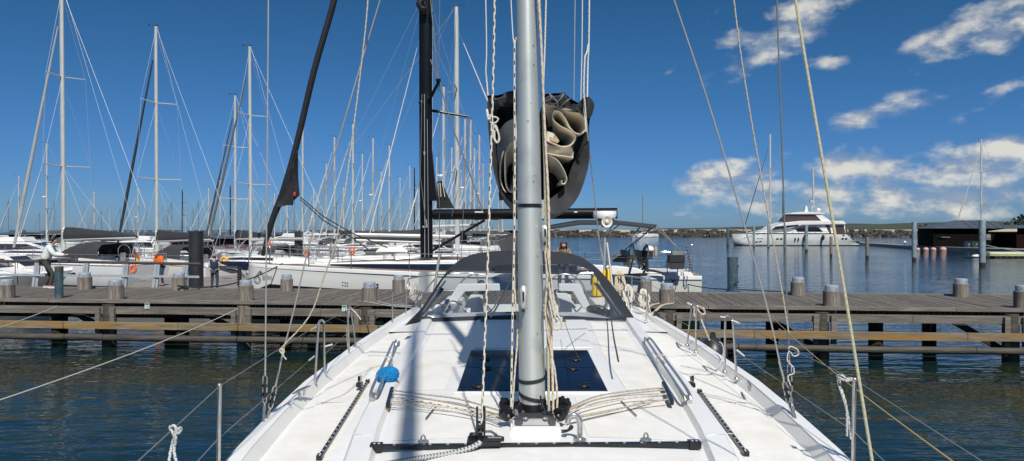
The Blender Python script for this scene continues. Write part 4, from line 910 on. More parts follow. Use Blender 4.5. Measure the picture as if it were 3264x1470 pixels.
for s_ in (-1,1):
    m_=MB(); m_.tube(crv([bu(s_*1.0,14.1,-1.55),bu(s_*1.0,14.15,-.93),bu(s_*1.6,14.1,-.9),bu(s_*2.15,13.4,-.92),bu(s_*2.2,13.0,-1.0),bu(s_*2.22,12.9,-1.55)],5),.013,8); m_.tube([bu(s_*1.0,14.12,-1.22),bu(s_*2.1,14.0,-1.22),bu(s_*2.2,13.0,-1.25)],.011,8); m_.tube([bu(s_*2.1,14.1,-1.55),bu(s_*2.1,14.05,-.92)],.013,8); m_.build('pushpit','steel',Y)
for u,v in ((-1.35,11.5),(1.38,11.5),(-1.4,12.3),(1.4,12.3)):
    m_=MB(); m_.lathe(bu(u,v,-1.35),[(.07,0),(.065,.03),(.045,.06),(.05,.12),(.055,.13),(0,.135)],18); m_.build('winch','steel',Y)
m_=MB(); m_.tube(crv([PS((1348,998),.25),P(1378,975,11.4),P(1400,968,11.6),P(1412,985,11.6),P(1395,1000,11.2),P(1370,1000,11)]),.01,8); m_.tube(crv([P(1420,990,11.3),P(1440,960,11.6),P(1470,975,11.7),P(1462,1000,11.2)]),.012,8); m_.build('sheet_tail','rope_white',Y)
m_=MB(); m_.ball(P(1892,985,11.2),.10,10,(1.2,.8,.7)); m_.ball(P(1925,995,11.1),.08,10,(1.3,.8,.7)); m_.build('rope_bag','grey_plastic',Y)
m_=MB(); m_.tube(crv([P(1905,975,11.0),P(1925,980,10.9),P(1937,995,10.9),P(1930,1008,10.85),P(1918,1000,10.9)]),.02,8); m_.build('sheet_tail','rope_cream',Y)
for pts in (((1462,906),(1592,906),(1594,928),(1482,930),(1442,984),(1412,984)),((1782,906),(1848,906),(1884,984),(1858,984),(1826,930),(1782,928)),((1500,940),(1535,940),(1510,982),(1478,982)),((1772,935),(1808,935),(1838,982),(1790,982))):
    m_=MB(); m_.prism([P(x,y,12.9) for x,y in pts],(0,.25,0)); m_.build('helm_seat','gelcoat',Y,smooth=False,bev=.01)
# slanted grey pole at the left stern and radar mast at right stern
m_=MB(); m_.tube([P(1376,985,13.5),P(1401,810,13.8)],.028,10); m_.build('davit_pole','grey_plastic',Y)
m_=MB(); m_.box(P(1363,900,14.0),(.36,.05,.42)); m_.build('cockpit_cushion','sail_white',Y,bev=.02)
rp=P(1927,975,14.0); m_=MB(); m_.tube([rp,P(1928,745,14.0)],.028,12); m_.tube([P(1928,850,14.0),P(1903,735,14.0)],.012,8); m_.tube([P(1963,1000,13.2),P(1935,775,14)],.022,10); pole=m_.build('radar_pole','wire_pale',Y)
c=P(1930,685,14.0)
m_=MB(); m_.m=0; m_.lathe(c+Vector((0,.1,-.0)),[(0,-.09),(.15,-.09),(.215,-.07),(.232,-.03),(.232,.05),(.222,.07),(0,.078)],28); m_.m=1; m_.lathe(c+Vector((0,.1,-.115)),[(0,0),(.15,0),(.19,.03),(0,.03)],24); m_.box(c+Vector((0,.1,-.19)),(.12,.12,.10)); m_.build('radar_dome',['plinth_white','grey_metal'],Y)
c=P(1934,707,13.85); m_=MB(); m_.m=0; m_.lathe(c,[(.03,-.05),(.04,-.02),(.07,-.02),(.098,-.045),(.108,-.05),(.104,-.03),(.06,.03),(.035,.10),(.03,.16),(0,.17)],24,axis='Y'); m_.m=1; m_.lathe(c,[(.031,-.052),(.02,-.075),(0,-.08)],14,axis='Y'); m_.m=2; m_.lathe(c,[(.04,-.0205),(.075,-.028),(.0,-.021)],24,axis='Y'); m_.build('horn_speaker',['sail_white','sail_white','canvas_beige'],Y)
# ensign on the left quarter
m_=MB(); m_.tube([P(1340,945,14.2),P(1352,872,14.4)],.012,6); fp_=m_.build('flag_staff','rail_brown',Y)
m_=MB(); m_.m=0; a,b,c_,d_=P(1350,880,14.35),P(1362,905,14.35),P(1361,930,14.3),P(1346,925,14.3)
for k,mi in enumerate((2,0,1)):
    m_.m=mi; t0,t1=k/3,(k+1)/3; m_.add([a.lerp(b,t0),a.lerp(b,t1),d_.lerp(c_,t1)+Vector((0,.02*k,0)),d_.lerp(c_,t0)],[(0,1,2,3)])
m_.build('ensign',['red_cloth','gold_cloth','ink'],Y,thick=.003,smooth=False)
OWN=Y
# ---- loose things on and around the yacht
c=P(1235,1196,5.95); t=thing('deck_mop','fluffy bright blue cleaning mop lying against the left handrail','mop',c)
m_=MB(); rows=[]; rm=random.Random(8); n=44; nr=22
for i in range(nr):
    th=pi*i/(nr-1); row=[]
    for j in range(n):
        a=2*pi*j/n; k=1+.045*sin(i*2.6+.8*sin(j*.7))+rm.uniform(-.04,.04); x,y,z=sin(th)*cos(a)*.1*k,-sin(th)*sin(a)*.05*k,cos(th)*.072*k; row.append(c+Vector((x,y,z+.12*x)))
    rows.append(row)
m_.grid(rows,closed=True); m_.build('mop_pad','mop_blue',t)
m_=MB(); m_.tube([c+Vector((.0,.04,.0)),P(1262,1085,8.2)],.012,10); m_.build('handle','steel',t)
# fenders
def fender(px,py,D,r,lab,knot):
    c=P(px,py,D); t=thing('fender',lab,'fender',c,None); m_=MB()
    m_.lathe(c,[(0,-r*1.05),(r*.5,-r*.95),(r*.85,-r*.62),(r,-r*.1),(r*.95,r*.3),(r*.72,r*.72),(r*.42,r*1.0),(r*.2,r*1.18),(r*.17,r*1.4),(r*.2,r*1.45),(0,r*1.5)],28); m_.build('ball','black_rubber',t)
    m_=MB(); m_.tube(crv([P(*k) for k in knot]),.010,8); m_.build('lanyard','rope_red_fleck',t)
fender(2272,1128,9.9,.205,'large black ball fender hanging outside the right guardrail',[(2262,1085,9.2),(2243,1040,9.2),(2228,1000,9.3),(2216,985,9.4),(2205,972,9.5),(2222,975,9.4),(2240,985,9.4),(2248,1000,9.4),(2235,1002,9.4),(2222,985,9.4)])
fender(2090,1042,12.6,.19,'black ball fender half hidden behind the right gunwale near the sprayhood',[(2082,1010,12.2),(2072,990,12.2),(2066,960,12.3)])
rope_t=lambda name,lab,pts,r,m,k=6,cat='rope',grp=None: tag(MB().tube(crv([P(*p) for p in pts],k),r,8).build(name,m,at=P(*pts[0])),lab,cat,grp)
rope_t('fender_line','thin grey rope hanging by the right gate hoop and trailing onto the deck',[(2293,1090,8.6),(2303,1100,8.5),(2306,1125,8.3),(2295,1160,8.2),(2275,1187,8.0),(2262,1187,7.8),(2230,1178,7.8),(2170,1166,7.8)],.0075,'rope_grey_fleck')
rope_t('knotted_rope','knotted white rope hanging over the lower left guard wire',[(572,1510,3.6),(555,1440,3.7),(560,1395,3.7),(545,1372,3.7),(543,1360,3.7),(556,1358,3.7),(562,1372,3.7),(552,1384,3.7),(566,1382,3.7),(576,1372,3.7),(574,1364,3.7),(562,1376,3.7),(556,1390,3.7),(545,1430,3.7),(535,1500,3.6)],.0075,'rope_grey_fleck')
rope_t('knotted_rope','knotted white rope hanging beside the nearest right stanchion',[(2700,1390,4.7),(2698,1300,4.7),(2682,1240,4.75),(2675,1210,4.75),(2668,1198,4.75),(2682,1196,4.7),(2700,1208,4.7),(2714,1206,4.7),(2708,1214,4.7),(2690,1212,4.7),(2674,1206,4.7),(2672,1222,4.75),(2685,1260,4.7),(2702,1320,4.7),(2712,1400,4.7)],.0075,'rope_grey_fleck')
rope_t('knotted_rope','pink-flecked rope knotted over the second right gate hoop',[(2214,975,9.3),(2228,978,9.3),(2243,984,9.2),(2247,998,9.2),(2238,1002,9.2),(2226,990,9.3),(2218,978,9.3),(2212,990,9.3),(2214,1010,9.3)],.010,'rope_red_fleck')
rope_t('knotted_rope','short fender rope tied to the top of the left gate hoop',[(1112,1130,9.2),(1106,1070,9.2),(1112,1000,9.2),(1116,984,9.2),(1126,990,9.2),(1140,1005,9.2),(1150,1019,9.2)],.009,'rope_red_fleck')
for i,(x,y,lab) in enumerate(((1325,905,'bundle of cream rope hanging on the left stern rail beside the sprayhood'),(1975,868,'thick bundle of rope on the right stern rail next to the yellow sling'),(2002,910,'looped coil of white rope hanging at the right stern, left of the split post'),(2052,925,'smaller rope coil hanging before the split post at the right stern'))):
    pts=[]; r5=random.Random(i+20)
    for k in range(9):
        pts+= [(x-8+r5.uniform(-4,4),y+3+r5.uniform(-3,3),14),(x-12+r5.uniform(-6,6),y+34+r5.uniform(-8,14),13.9),(x+2+r5.uniform(-5,5),y+46+r5.uniform(-8,14),13.9),(x+14+r5.uniform(-6,6),y+30+r5.uniform(-8,14),13.9),(x+5+r5.uniform(-4,4),y+2,14)]
    pts+=[(x,y+40,13.9),(x+2,y+95,13.9)]
    rope_t('rope_coil',lab,pts,.011,'rope_white' if i!=1 else 'rope_cream',4,'rope')
for x,y,w_,lab in ((1934,905,.06,'bright yellow rescue sling bag hanging on the right stern rail'),(1903,925,.07,'yellow buoyancy pouch behind the clear window at the right stern')):
    c=P(x,y,14.0); t=thing('rescue_sling',lab,'rescue sling',c); m_=MB(); rows=[]
    for h,a,b in ((-.33,.4,.5),(-.28,.9,.9),(-.1,1,1),(.1,1,1),(.24,.9,.9),(.30,.5,.5),(.32,.05,.1)): rows.append([c+Vector((cos(j*pi/8)*(w_+.03)*a,sin(j*pi/8)*.07*b,h)) for j in range(16)])
    m_.grid(rows,closed=True); m_.build('bag','yellow',t); m_=MB(); m_.tube([c+Vector((-.02,-.075,-.27)),c+Vector((0,-.08,.28))],.008,6); m_.tube([c+Vector((cos(j*pi/8)*(w_+.035),sin(j*pi/8)*.075,-.12)) for j in range(16)],.008,6,closed=True); m_.build('strap','black_rubber',t)
# mooring lines
for lab,a,b,s,m,r in (('taut pale mooring line running from far left water to the jetty beam',P(-300,1375,7.0),P(757,985,19.3),.10,'rope_white',.011),('short pale mooring line reaching the jetty at the far left edge',P(-250,1118,12),P(182,976,19.6),.06,'rope_white',.011),
  ('taut mooring line with amber stretch from the jetty beam past the nearest right stanchion',P(3200,1590,3.6),P(2459,1006,17.6),.10,'rope_amber',.0065),):
    tag(MB().tube(sag(a,b,s,20),r,8).build('mooring_line',m,at=a),lab,'mooring line')
for lab,pts in (('curved pale boat hook bar reaching from our right side to the jetty, upper one',[(2040,1015,13.4),(2060,990,14.5),(2075,975,15.5),(2100,968,17.5)]),('curved pale bar reaching from our right side to the jetty, lower one',[(2045,1017,13.2),(2080,1000,14.5),(2110,975,16),(2145,968,18)])):
    rope_t('passerelle_bar',lab,pts,.028,'rope_cream',6,'bar')
for lab,pts in (('pale mooring line from our left stern to the jetty, upper one',[(1330,976,14.2),(1250,972,16),(1202,960,18.8)]),('pale mooring line from our left stern to the jetty, lower one',[(1330,982,14.2),(1240,975,16),(1160,961,19)])):
    rope_t('mooring_line',lab,pts,.013,'rope_white',6,'mooring line')
a,b=P(565,911,23.6),P(900,840,27.2); tag(MB().tube(sag(a,b,.35,16),.025,8).build('mooring_line','rope_tar',at=a),'black bow line of the grey-white yacht sagging to a wooden post','mooring line')
a,b=P(2140,893,26.6),P(3400,965,22.0); m_=MB(); m_.tube(sag(P(2150,893,26.6),P(2335,922,23.0),.1,10)+sag(P(2335,922,23.0),P(2900,944,22.4),.02,8)[1:],.018,8); tag(m_.build('mooring_line','rope_tar',at=b),'black stern line of the grey-white yacht running to the thick teal bollard','mooring line')
# ============================================================ other yachts
def hull_rows(Lh,B,fb,fs,plumb=.25,tr=.78,nst=17,z0=-.4):
    """stations from stern (x=-Lh/2) to bow (x=+Lh/2); returns rows of (x,y,z) half sections and sheer"""
    rows=[];sheer=[]
    for i in range(nst):
        s=i/(nst-1); x=-Lh/2+Lh*s
        if s<.42: f=tr+(1-tr)*sin(s/.42*pi/2)
        else: f=max(.015,(1-((s-.42)/.58)**2.3))
        b=B/2*f; h=fs+(fb-fs)*s**1.5
        xs=lambda z: x-(h-z)*plumb*max(0,(s-.6)/.4)**2 + (h-z)*.18*max(0,(.08-s)/.08)
        sec=[(xs(z),b*k,z) for k,z in ((.30,z0),(.80,0),(.90,.12),(.92,.18),(.97,h*.55),(1.0,h*.88),(1.0,h))]
        rows.append(sec); sheer.append((x,b,h))
    return rows,sheer
def make_yacht(root,M,Lh=12,B=3.8,fb=1.35,fs=1.1,hull='hull_white',mastH=17,mast='mast_pale',boom=True,cover='canvas_charcoal',genoa='canvas_grey',hood='canvas_charcoal',spread=2,radar=False,wheel=True,detail=True,boomL=.40,hoodL=1.0,stripe='antifoul',tilt=0.0,bim=False,coverH=.42,genr=.075,seed=0):
    """all parts in local space, moved by M; parented to root"""
    parts={}
    def fin(mb,name,m,par=None,**kw):
        mb.v=[M@v for v in mb.v]; o=mb.build(name,m,par or root,**kw); return o
    rows,sh=hull_rows(Lh,B,fb,fs)
    mb=MB(); mb.m=0
    full=[[( x,-y,z) for x,y,z in r]+[(x,y,z) for x,y,z in r[::-1]] for r in rows]
    mb.grid(full); n=len(full[0]); mb.f.append(list(range(n))); mb.mi.append(0)
    for k,f in enumerate(mb.f):
        zs=max(mb.v[i].z for i in f)
        if len(f)==4 and zs<.13: mb.mi[k]=1
    hu=fin(mb,'hull',[hull,stripe])
    mb=MB(); mb.grid([[(x,-b*.985,h-.01),(x,-b*.5,h+.03),(x,0,h+.045),(x,b*.5,h+.03),(x,b*.985,h-.01)] for x,b,h in sh]); fin(mb,'deck','gelcoat')
    mb=MB()
    for sg in (-1,1): mb.tube([(x,sg*b,h+.01) for x,b,h in sh],.03,6)
    fin(mb,'toe_rail','wire_pale')
    # coachroof
    def sx(s): 
        i=min(len(sh)-2,int(s*(len(sh)-1))); t=s*(len(sh)-1)-i; a,b_=sh[i],sh[i+1]; return [lerp(a[k],b_[k],t) for k in range(3)]
    rws=[]; win=[]
    for s,k in ((.34,1.0),(.42,1.0),(.52,.95),(.62,.8),(.70,.55),(.76,.05)):
        x,b,h=sx(s); w=b*.68; t=.42*k; rws.append([(x,-w,h),(x,-w*.88,h+t*.85),(x,-w*.6,h+t),(x,w*.6,h+t),(x,w*.88,h+t*.85),(x,w,h)]); win.append((x,w,h,t))
    mb=MB(); mb.grid(rws); mb.add(rws[0],[tuple(range(6))]); cr_=fin(mb,'coachroof','gelcoat')
    for sg in (-1,1):
        mb=MB(); r1=[];r2=[]
        for (x,w,h,t) in win[:4]: r1.append((x,sg*(w*.965+.012),h+t*.28)); r2.append((x,sg*(w*.90+.012),h+t*.74))
        x,w,h,t=win[4]; r1.append((x,sg*(w*.95+.012),h+t*.4)); r2.append((x,sg*(w*.94+.012),h+t*.5))
        mb.grid([r1,r2]); fin(mb,'window','window_dark',cr_)
    if detail:
        for sg in (-1,1): 
            for s in (.5,.6,.32): x,b,h=sx(s); mb=MB(); mb.box((x,sg*(b*.975),h*.62),(.5,.02,.13)); fin(mb,'hull_window','window_dark',hu)
    # cockpit: coamings, wheel, pushpit
    xs_,bs,hs=sx(0.0); x1,b1,h1=sx(.33)
    for sg in (-1,1):
        mb=MB(); mb.prism([(xs_+.5,sg*b1*.62,hs),(x1,sg*b1*.62,h1),(x1,sg*b1*.62,h1+.36),(xs_+.5,sg*b1*.62,hs+.22)],(0,sg*.22,0)); fin(mb,'coaming','gelcoat',smooth=False)
    mb=MB(); mb.box((xs_+.25,0,hs+.12),(.4,bs*1.7,.24)); fin(mb,'transom_seat','gelcoat',smooth=False)
    if detail and wheel:
        mb=MB(); c=Vector((xs_+1.3,0,hs+.75)); 
        for o in ((-.5,.5) if B>3.6 else (0,)): mb.tube([c+Vector((.05*sin(t*pi/8),o+cos(t*pi/8)*.42,sin(t*pi/8)*.42)) for t in range(16)],.016,6,closed=True); mb.box(c+Vector((.1,o,-.4)),(.2,.2,.7))
        fin(mb,'steering_wheel','steel')
    mb=MB()
    for sg in (-1,1):
        tops=[]
        for s in (.02,.14,.3,.46,.62,.78,.90): x,b,h=sx(s); mb.tube([(x,sg*b*.96,h),(x,sg*b*.96,h+.62)],.014,5); tops.append((x,sg*b*.96,h))
        for z in (.60,.32): mb.tube([(x,y,h+z) for x,y,h in tops],.008,4)
        x,b,h=sx(.97); mb.tube([(tops[-1][0],tops[-1][1],tops[-1][2]+.6),(x,sg*b,h+.62),(x+.25,0,h+.66)],.014,5); mb.tube([(x,sg*b,h),(x,sg*b,h+.62)],.014,5)
    x,b,h=sx(.02); mb.tube([(x,-b*.96,h+.62),(x-.1,-b*.5,h+.62),(x-.1,b*.5,h+.62),(x,b*.96,h+.62)],.014,5)
    fin(mb,'guard_rail','steel')
    # rig
    mxp=Lh*.09; x,b,h=sx(.5+.09); zb=h+.35; top=mastH
    def mp(z): return Vector((mxp-(z-zb)*tilt,0,z))
    if not mastH: return root
    mb=MB(); r=.0062*mastH+.0; mb.tube([mp(zb-.3),mp(zb+(top-zb)*.5),mp(top-.8),mp(top)],[r,r,r*.9,r*.7],10,sq=1.35); ms_=fin(mb,'mast',mast)
    mb=MB(); mb.tube([mp(top),mp(top)+Vector((.05,0,.35))],.012,5); mb.tube([mp(top)+Vector((0,0,.06)),mp(top)+Vector((.55,.1,.14))],.012,5); mb.box(mp(top)+Vector((.58,.1,.17)),(.16,.02,.1)); mb.box(mp(top)+Vector((-.12,0,.08)),(.25,.06,.05)); fin(mb,'masthead_gear','wire_dark',ms_)
    chx=[sx(.56),]; rig=MB(); sp=[]
    zs=[zb+(top-zb)*(k+1)/(spread+1.0) for k in range(spread)]
    for z in zs:
        w=B*.40*(1-.18*zs.index(z))
        for sg in (-1,1):
            q=MB(); p=mp(z); e_=p+Vector((-.35,sg*w,.06)); q.tube([p,e_],[.045,.03],6); sp.append((sg,e_)); fin(q,'spreader',mast)
    xc,bc,hc=sx(.555)
    for sg in (-1,1):
        ch=Vector((xc,sg*bc*.9,hc)); pts=[ch]+[e_ for s_,e_ in sp if s_==sg]+[mp(top-.25)]; rig.tube(pts,.008,4)
        if zs: rig.tube([ch+Vector((-.1,0,0)),mp(zs[0]-.1)],.006,4)
        if len(zs)>1: rig.tube([[e_ for s_,e_ in sp if s_==sg][0],mp(zs[1]-.1)],.008,4)
    xb,_,hb_=sx(0.0); bow=Vector((Lh/2-.15,0,fb)); ft=mp(top*.93 if spread<3 else top*.97)
    rig.tube([mp(top),Vector((xb+.2,0,hb_))+Vector((0,0,3.2))],.010,4)
    for sg in (-1,1): rig.tube([Vector((xb+.2,0,hb_+3.2)),Vector((xb,sg*bs*.9,hb_))],.009,4)
    rig.tube([ft,bow],.008,4); fin(rig,'standing_rigging','wire_pale')
    if genoa:
        q=MB(); a=bow.lerp(ft,.05); q.tube([a,bow.lerp(ft,.3),bow.lerp(ft,.6),bow.lerp(ft,.93)],[genr*.9,genr*1.25,genr,genr*.5],8); fin(q,'furled_headsail',genoa)
    if boom:
        zz=zb+1.0; bl=Lh*boomL; a=mp(zz)+Vector((-.15,0,0)); e_=a+Vector((-bl,0,.12)); q=MB(); q.tube([a,e_],.10 if Lh>11 else .08,8,sq=1.3); fin(q,'boom','mast_pale')
        q=MB(); q.tube([mp(zb+.05)+Vector((-.1,0,0)),a.lerp(e_,.3)],.035,6); fin(q,'boom_vang','mast_pale')
        q=MB(); q.tube([e_,mp(top)+Vector((-.15,0,0))],.007,4); q.tube([e_,Vector((e_.x-.2,0,h1+.4))],.012,4); q.tube([a.lerp(e_,.35),mp(zs[0] if zs else zb+5)],.006,4); q.tube([a.lerp(e_,.75),mp(zs[0] if zs else zb+5)],.006,4); fin(q,'running_rigging','wire_pale')
        if cover:
            q=MB(); rr_=random.Random(seed); rws=[]
            for k in range(9):
                t=k/8; p=a.lerp(e_,t); hh=coverH*(1-t)**.75+.16+rr_.uniform(-.02,.02); w=.17*(1-.4*t); 
                rws.append([p+Vector((0,y*w,z)) for y,z in ((-.55,-.02),(-1,.12),(-.95,hh*.5),(-.5,hh*.93),(0,hh),(.5,hh*.93),(.95,hh*.5),(1,.12),(.55,-.02))])
            q.grid(rws); q.add(rws[0],[tuple(range(9))]); q.add(rws[-1],[tuple(range(9))]); fin(q,'sail_cover',cover)
            q=MB(); p=a+Vector((.05,-.03,.1)); 
            for k in range(4): q.ball(p+Vector((0,0,.02+k*coverH*.27)),.19,8,(.75,1,.8))
            fin(q,'sail_luff','sail_white')
    if hood:
        x,b,h=sx(.36); q=MB(); rws=[]
        for dx,t in ((-1.0*hoodL,.86),(-.55*hoodL,1.0),(.0,.97),(.75*hoodL,.42)):
            w=b*.66; hh=(.42+.62*t)*(1+.3*(hoodL-1))
            rws.append([(x+dx,-w,h+.25),(x+dx,-w*.97,h+hh*.75),(x+dx,-w*.8,h+hh*.97),(x+dx,0,h+hh*1.03),(x+dx,w*.8,h+hh*.97),(x+dx,w*.97,h+hh*.75),(x+dx,w,h+.25)])
        q.grid(rws); ho=fin(q,'sprayhood',hood)
        if detail:
            for sg in (-1,1):
                q=MB(); q.grid([[(x-.0,sg*(b*.62+.01),h+.45),(x+.45,sg*(b*.60+.012),h+.42)],[(x-.0,sg*(b*.60+.02),h+.85),(x+.35,sg*(b*.56+.02),h+.74)]]); fin(q,'hood_window','clear_acrylic',ho)
    if bim:
        x,b,h=sx(.14); q=MB(); q.grid([[(x+dx,y*b*.8,h+1.95+.1*(1-y*y)-.05*abs(dx)) for y in (-1,-.5,0,.5,1)] for dx in (-1,0,1.1)]); bm_=fin(q,'bimini',hood or 'canvas_charcoal',thick=.02)
        q=MB(); [q.tube([(x+dx,sg*b*.8,h+.1),(x+dx*1.3,sg*b*.8,h+1.95)],.015,5) for dx in (-.8,.9) for sg in (-1,1)]; fin(q,'bimini_frame','steel',bm_)
    if radar:
        z=zb+(top-zb)*radar; q=MB(); p=mp(z)+Vector((.32,0,0)); q.lathe(p,[(0,-.12),(.25,-.11),(.3,0),(.27,.1),(0,.14)],14); q.box(p+Vector((-.2,0,-.12)),(.3,.08,.05)); fin(q,'radar_dome','plinth_white',ms_)
    return root
def place(px,D,heading,scale=1.0,mx=0.0):
    """mast at photo column px, distance D; heading degrees: 0 = bow to the right, 180 = bow to the left"""
    return Matrix.Translation(((px-CX)/F*D,D,0))@Matrix.Rotation(R(heading),4,'Z')@Matrix.Scale(scale,4)@Matrix.Translation((-mx,0,0))
def near_yacht(name_label,px,D,top_y,heading,**kw):
    mastH=CAM+(CY-top_y)/F*D; Lh=kw.pop('Lh',12)
    loc=((px-CX)/F*D,D,0); t=thing('sailing_yacht',name_label,'sailing yacht',loc)
    make_yacht(t,place(px,D,heading,1,Lh*.09),Lh=Lh,mastH=mastH,**kw); return t
near_yacht('white sloop at far left with charcoal boom cover and pale furled headsail',203,43,-40,160,Lh=11.5,B=3.9,fb=1.45,fs=1.3,hoodL=1.7,tilt=-.012,genoa='mast_pale',genr=.085,coverH=.62,boomL=.50,cover='canvas_charcoal',hood='canvas_charcoal',radar=0,seed=1)
near_yacht('white sloop second from the left with dark furled headsail and charcoal boom cover',500,47,84,150,Lh=12,B=3.9,hoodL=1.5,tilt=-.008,genoa='canvas_charcoal',genr=.08,coverH=.6,boomL=.46,hood='canvas_charcoal',seed=2)
near_yacht('white sloop with dark furled headsail, the shorter mast of the close pair left',750,58,304,145,Lh=12,B=3.9,genoa='canvas_grey',genr=.07,coverH=.6,hood=None,seed=3,tilt=-.004)
near_yacht('tall white sloop just left of the thin foreground shroud, with brown-grey furled headsail',799,52,148,150,Lh=13,B=4,genoa='canvas_brown',genr=.07,cover=None,hood='canvas_charcoal',seed=4,tilt=-.008)
near_yacht('white yacht with a thick tall white mast right of the black mast',1458,40,22,12,Lh=14,B=4.3,fb=1.7,fs=1.5,genoa='sail_white',genr=.05,cover=None,hood=None,tilt=.004,seed=5)
# blue-sprayhood yacht and others in the middle rows, copied from five kinds
PR=[]
for k,kw in enumerate((dict(Lh=11,mastH=16,genr=.045,cover='canvas_charcoal',genoa='sail_white',hood='canvas_charcoal'),
                       dict(Lh=12.5,mastH=16,genr=.04,cover=None,genoa='sail_white',hood='canvas_charcoal',B=4.0,bim=True),
                       dict(Lh=10,mastH=16,genr=.045,cover='canvas_grey',genoa='sail_white',hood='canvas_green',radar=.45),
                       dict(Lh=12,mastH=16,hull='hull_navy',genr=.04,cover='canvas_charcoal',genoa='canvas_grey',hood='hull_navy',stripe='antifoul_blue'),
                       dict(Lh=11.5,mastH=16,cover=None,genoa=None,hood='canvas_charcoal',mast='mast_black',spread=3))):
    t=thing('sailing_yacht','x','sailing yacht'); make_yacht(t,Matrix.Translation((-kw['Lh']*.09,0,0)),seed=k+10,**kw); PR.append([t,False])
MID=[ # mast column, top y, kind, heading, label
(965,401,1,185,'white yacht whose thin mast stands just right of the black headsail clew'),
(1066,437,0,176,'white yacht whose mast stands halfway between the black headsail clew and the crossing stays'),
(1125,395,0,184,'white yacht whose pale mast stands where the two foreground rigging lines meet the boom'),
(1189,440,2,178,'white yacht with the tallest mast between the crossing stays and the black mast'),
(1241,464,0,186,'white yacht with the second tallest mast between the crossing stays and the black mast'),
(1306,528,1,174,'white yacht with short mast and small spreaders close left of the black mast'),
(1321,537,4,182,'yacht with a thin dark mast immediately left of the black mast'),
(1095,597,3,188,'distant navy yacht with short mast between two pale masts in the middle'),
(875,615,0,170,'distant white yacht with very short mast left of the black headsail foot'),
(1342,48,1,172,'white yacht with a tall mast largely hidden behind the black mast'),
(1414,277,2,178,'white yacht with radar and mast between the black mast and the thick white mast'),
(1482,380,2,172,'white yacht with radar dome on the mast just right of the thick white mast'),
(1500,381,0,181,'white yacht with the right one of two equal masts beside the thick white mast'),
(149,457,2,188,'white yacht with radar on a slim mast at far left behind the man in white'),
(581,606,4,176,'yacht with leaning black mast beyond the second boom cover'),
(702,574,1,184,'white yacht with short mast above the charcoal boom cover left of the sloop pair'),
(734,593,4,180,'yacht with thin black mast directly left of the sloop pair'),
(1440,470,0,186,'white yacht with mast seen through the rigging between black and thick white masts'),
(1540,520,1,174,'white yacht with mast at the left edge of the dark sail bag'),
(1590,560,0,180,'white yacht hidden mostly behind our sail bag, above the black boom')]
DENSE=[(1040,520,0),(1155,490,2),(1215,545,0),(1275,565,3),(1392,500,1),(1512,470,0),(1528,430,2),(1602,520,0),(915,560,0),(1000,600,2),(665,600,0),(440,600,2),(1335,590,0),(1470,540,2),(60,560,0),(300,610,0)]
for px,ty,kd in DENSE: MID.append((px,ty,kd,176+(px*7)%17,None))
for i,(px,ty,kd,hd,lab) in enumerate(MID):
    D=12.9*F/(CY-ty); 
    if D>140: D=140
    if D<46: D=62
    mh=CAM+(CY-ty)/F*D; s=mh/16.0
    src=PR[kd]
    if src[1]: o=copy_tree(src[0])
    else: o=src[0]; src[1]=True
    o.matrix_world=place(px,D,hd); o.scale=(1 if s<1.6 else 1.15,1 if s<1.6 else 1.1,s); o['group']='sailing yachts moored in the middle rows'; o['label']=lab
    if lab is None: o['label']='small far white yacht in the crowded back rows'; o['group']='small far yachts in the crowded back rows'
# hull-crowd in the nearer left rows: boats whose rigs are cut out of sight by others
MORE=[(330,70,3,178,'navy yacht lying behind the gap between the two leftmost sloops'),(640,62,0,182,'white yacht with sprayhood right of the thick black pile'),(880,60,1,176,'white yacht with bimini lying behind the bow of the grey-white yacht'),(1010,66,2,184,'white yacht with green-grey sprayhood behind the teak deck'),(1160,58,0,180,'white yacht whose charcoal sprayhood shows above the teak coachroof'),(1260,72,1,178,'white yacht with bimini close left of the black mast foot'),(250,56,0,182,'white yacht with sprayhood between the leftmost sloop and the man in orange'),(560,58,2,178,'white yacht with grey-green sprayhood behind the man in orange'),(760,48,0,184,'white yacht with charcoal sprayhood just behind the anchor of the grey-white yacht'),(1090,50,0,176,'white yacht with charcoal sprayhood next to the orange ring behind the teak deck'),(1330,58,2,182,'white yacht behind the foot of the black mast'),(1480,54,0,178,'white yacht directly behind the black boom vang'),(1560,64,1,183,'white yacht whose deck shows under the black boom end, left of the sail bag'),(60,62,0,186,'white yacht partly cut off by the left picture edge')]
for px,D,kd,hd,lab in MORE:
    t=thing('sailing_yacht',lab,'sailing yacht',((px-CX)/F*D,D,0)); make_yacht(t,place(px,D,hd,1,1),Lh=10+kd*.6,mastH=0,hull='hull_navy' if kd==3 else 'hull_white',hood=('canvas_charcoal','canvas_charcoal','canvas_green','canvas_dark')[kd],bim=kd==1,hoodL=1.3)
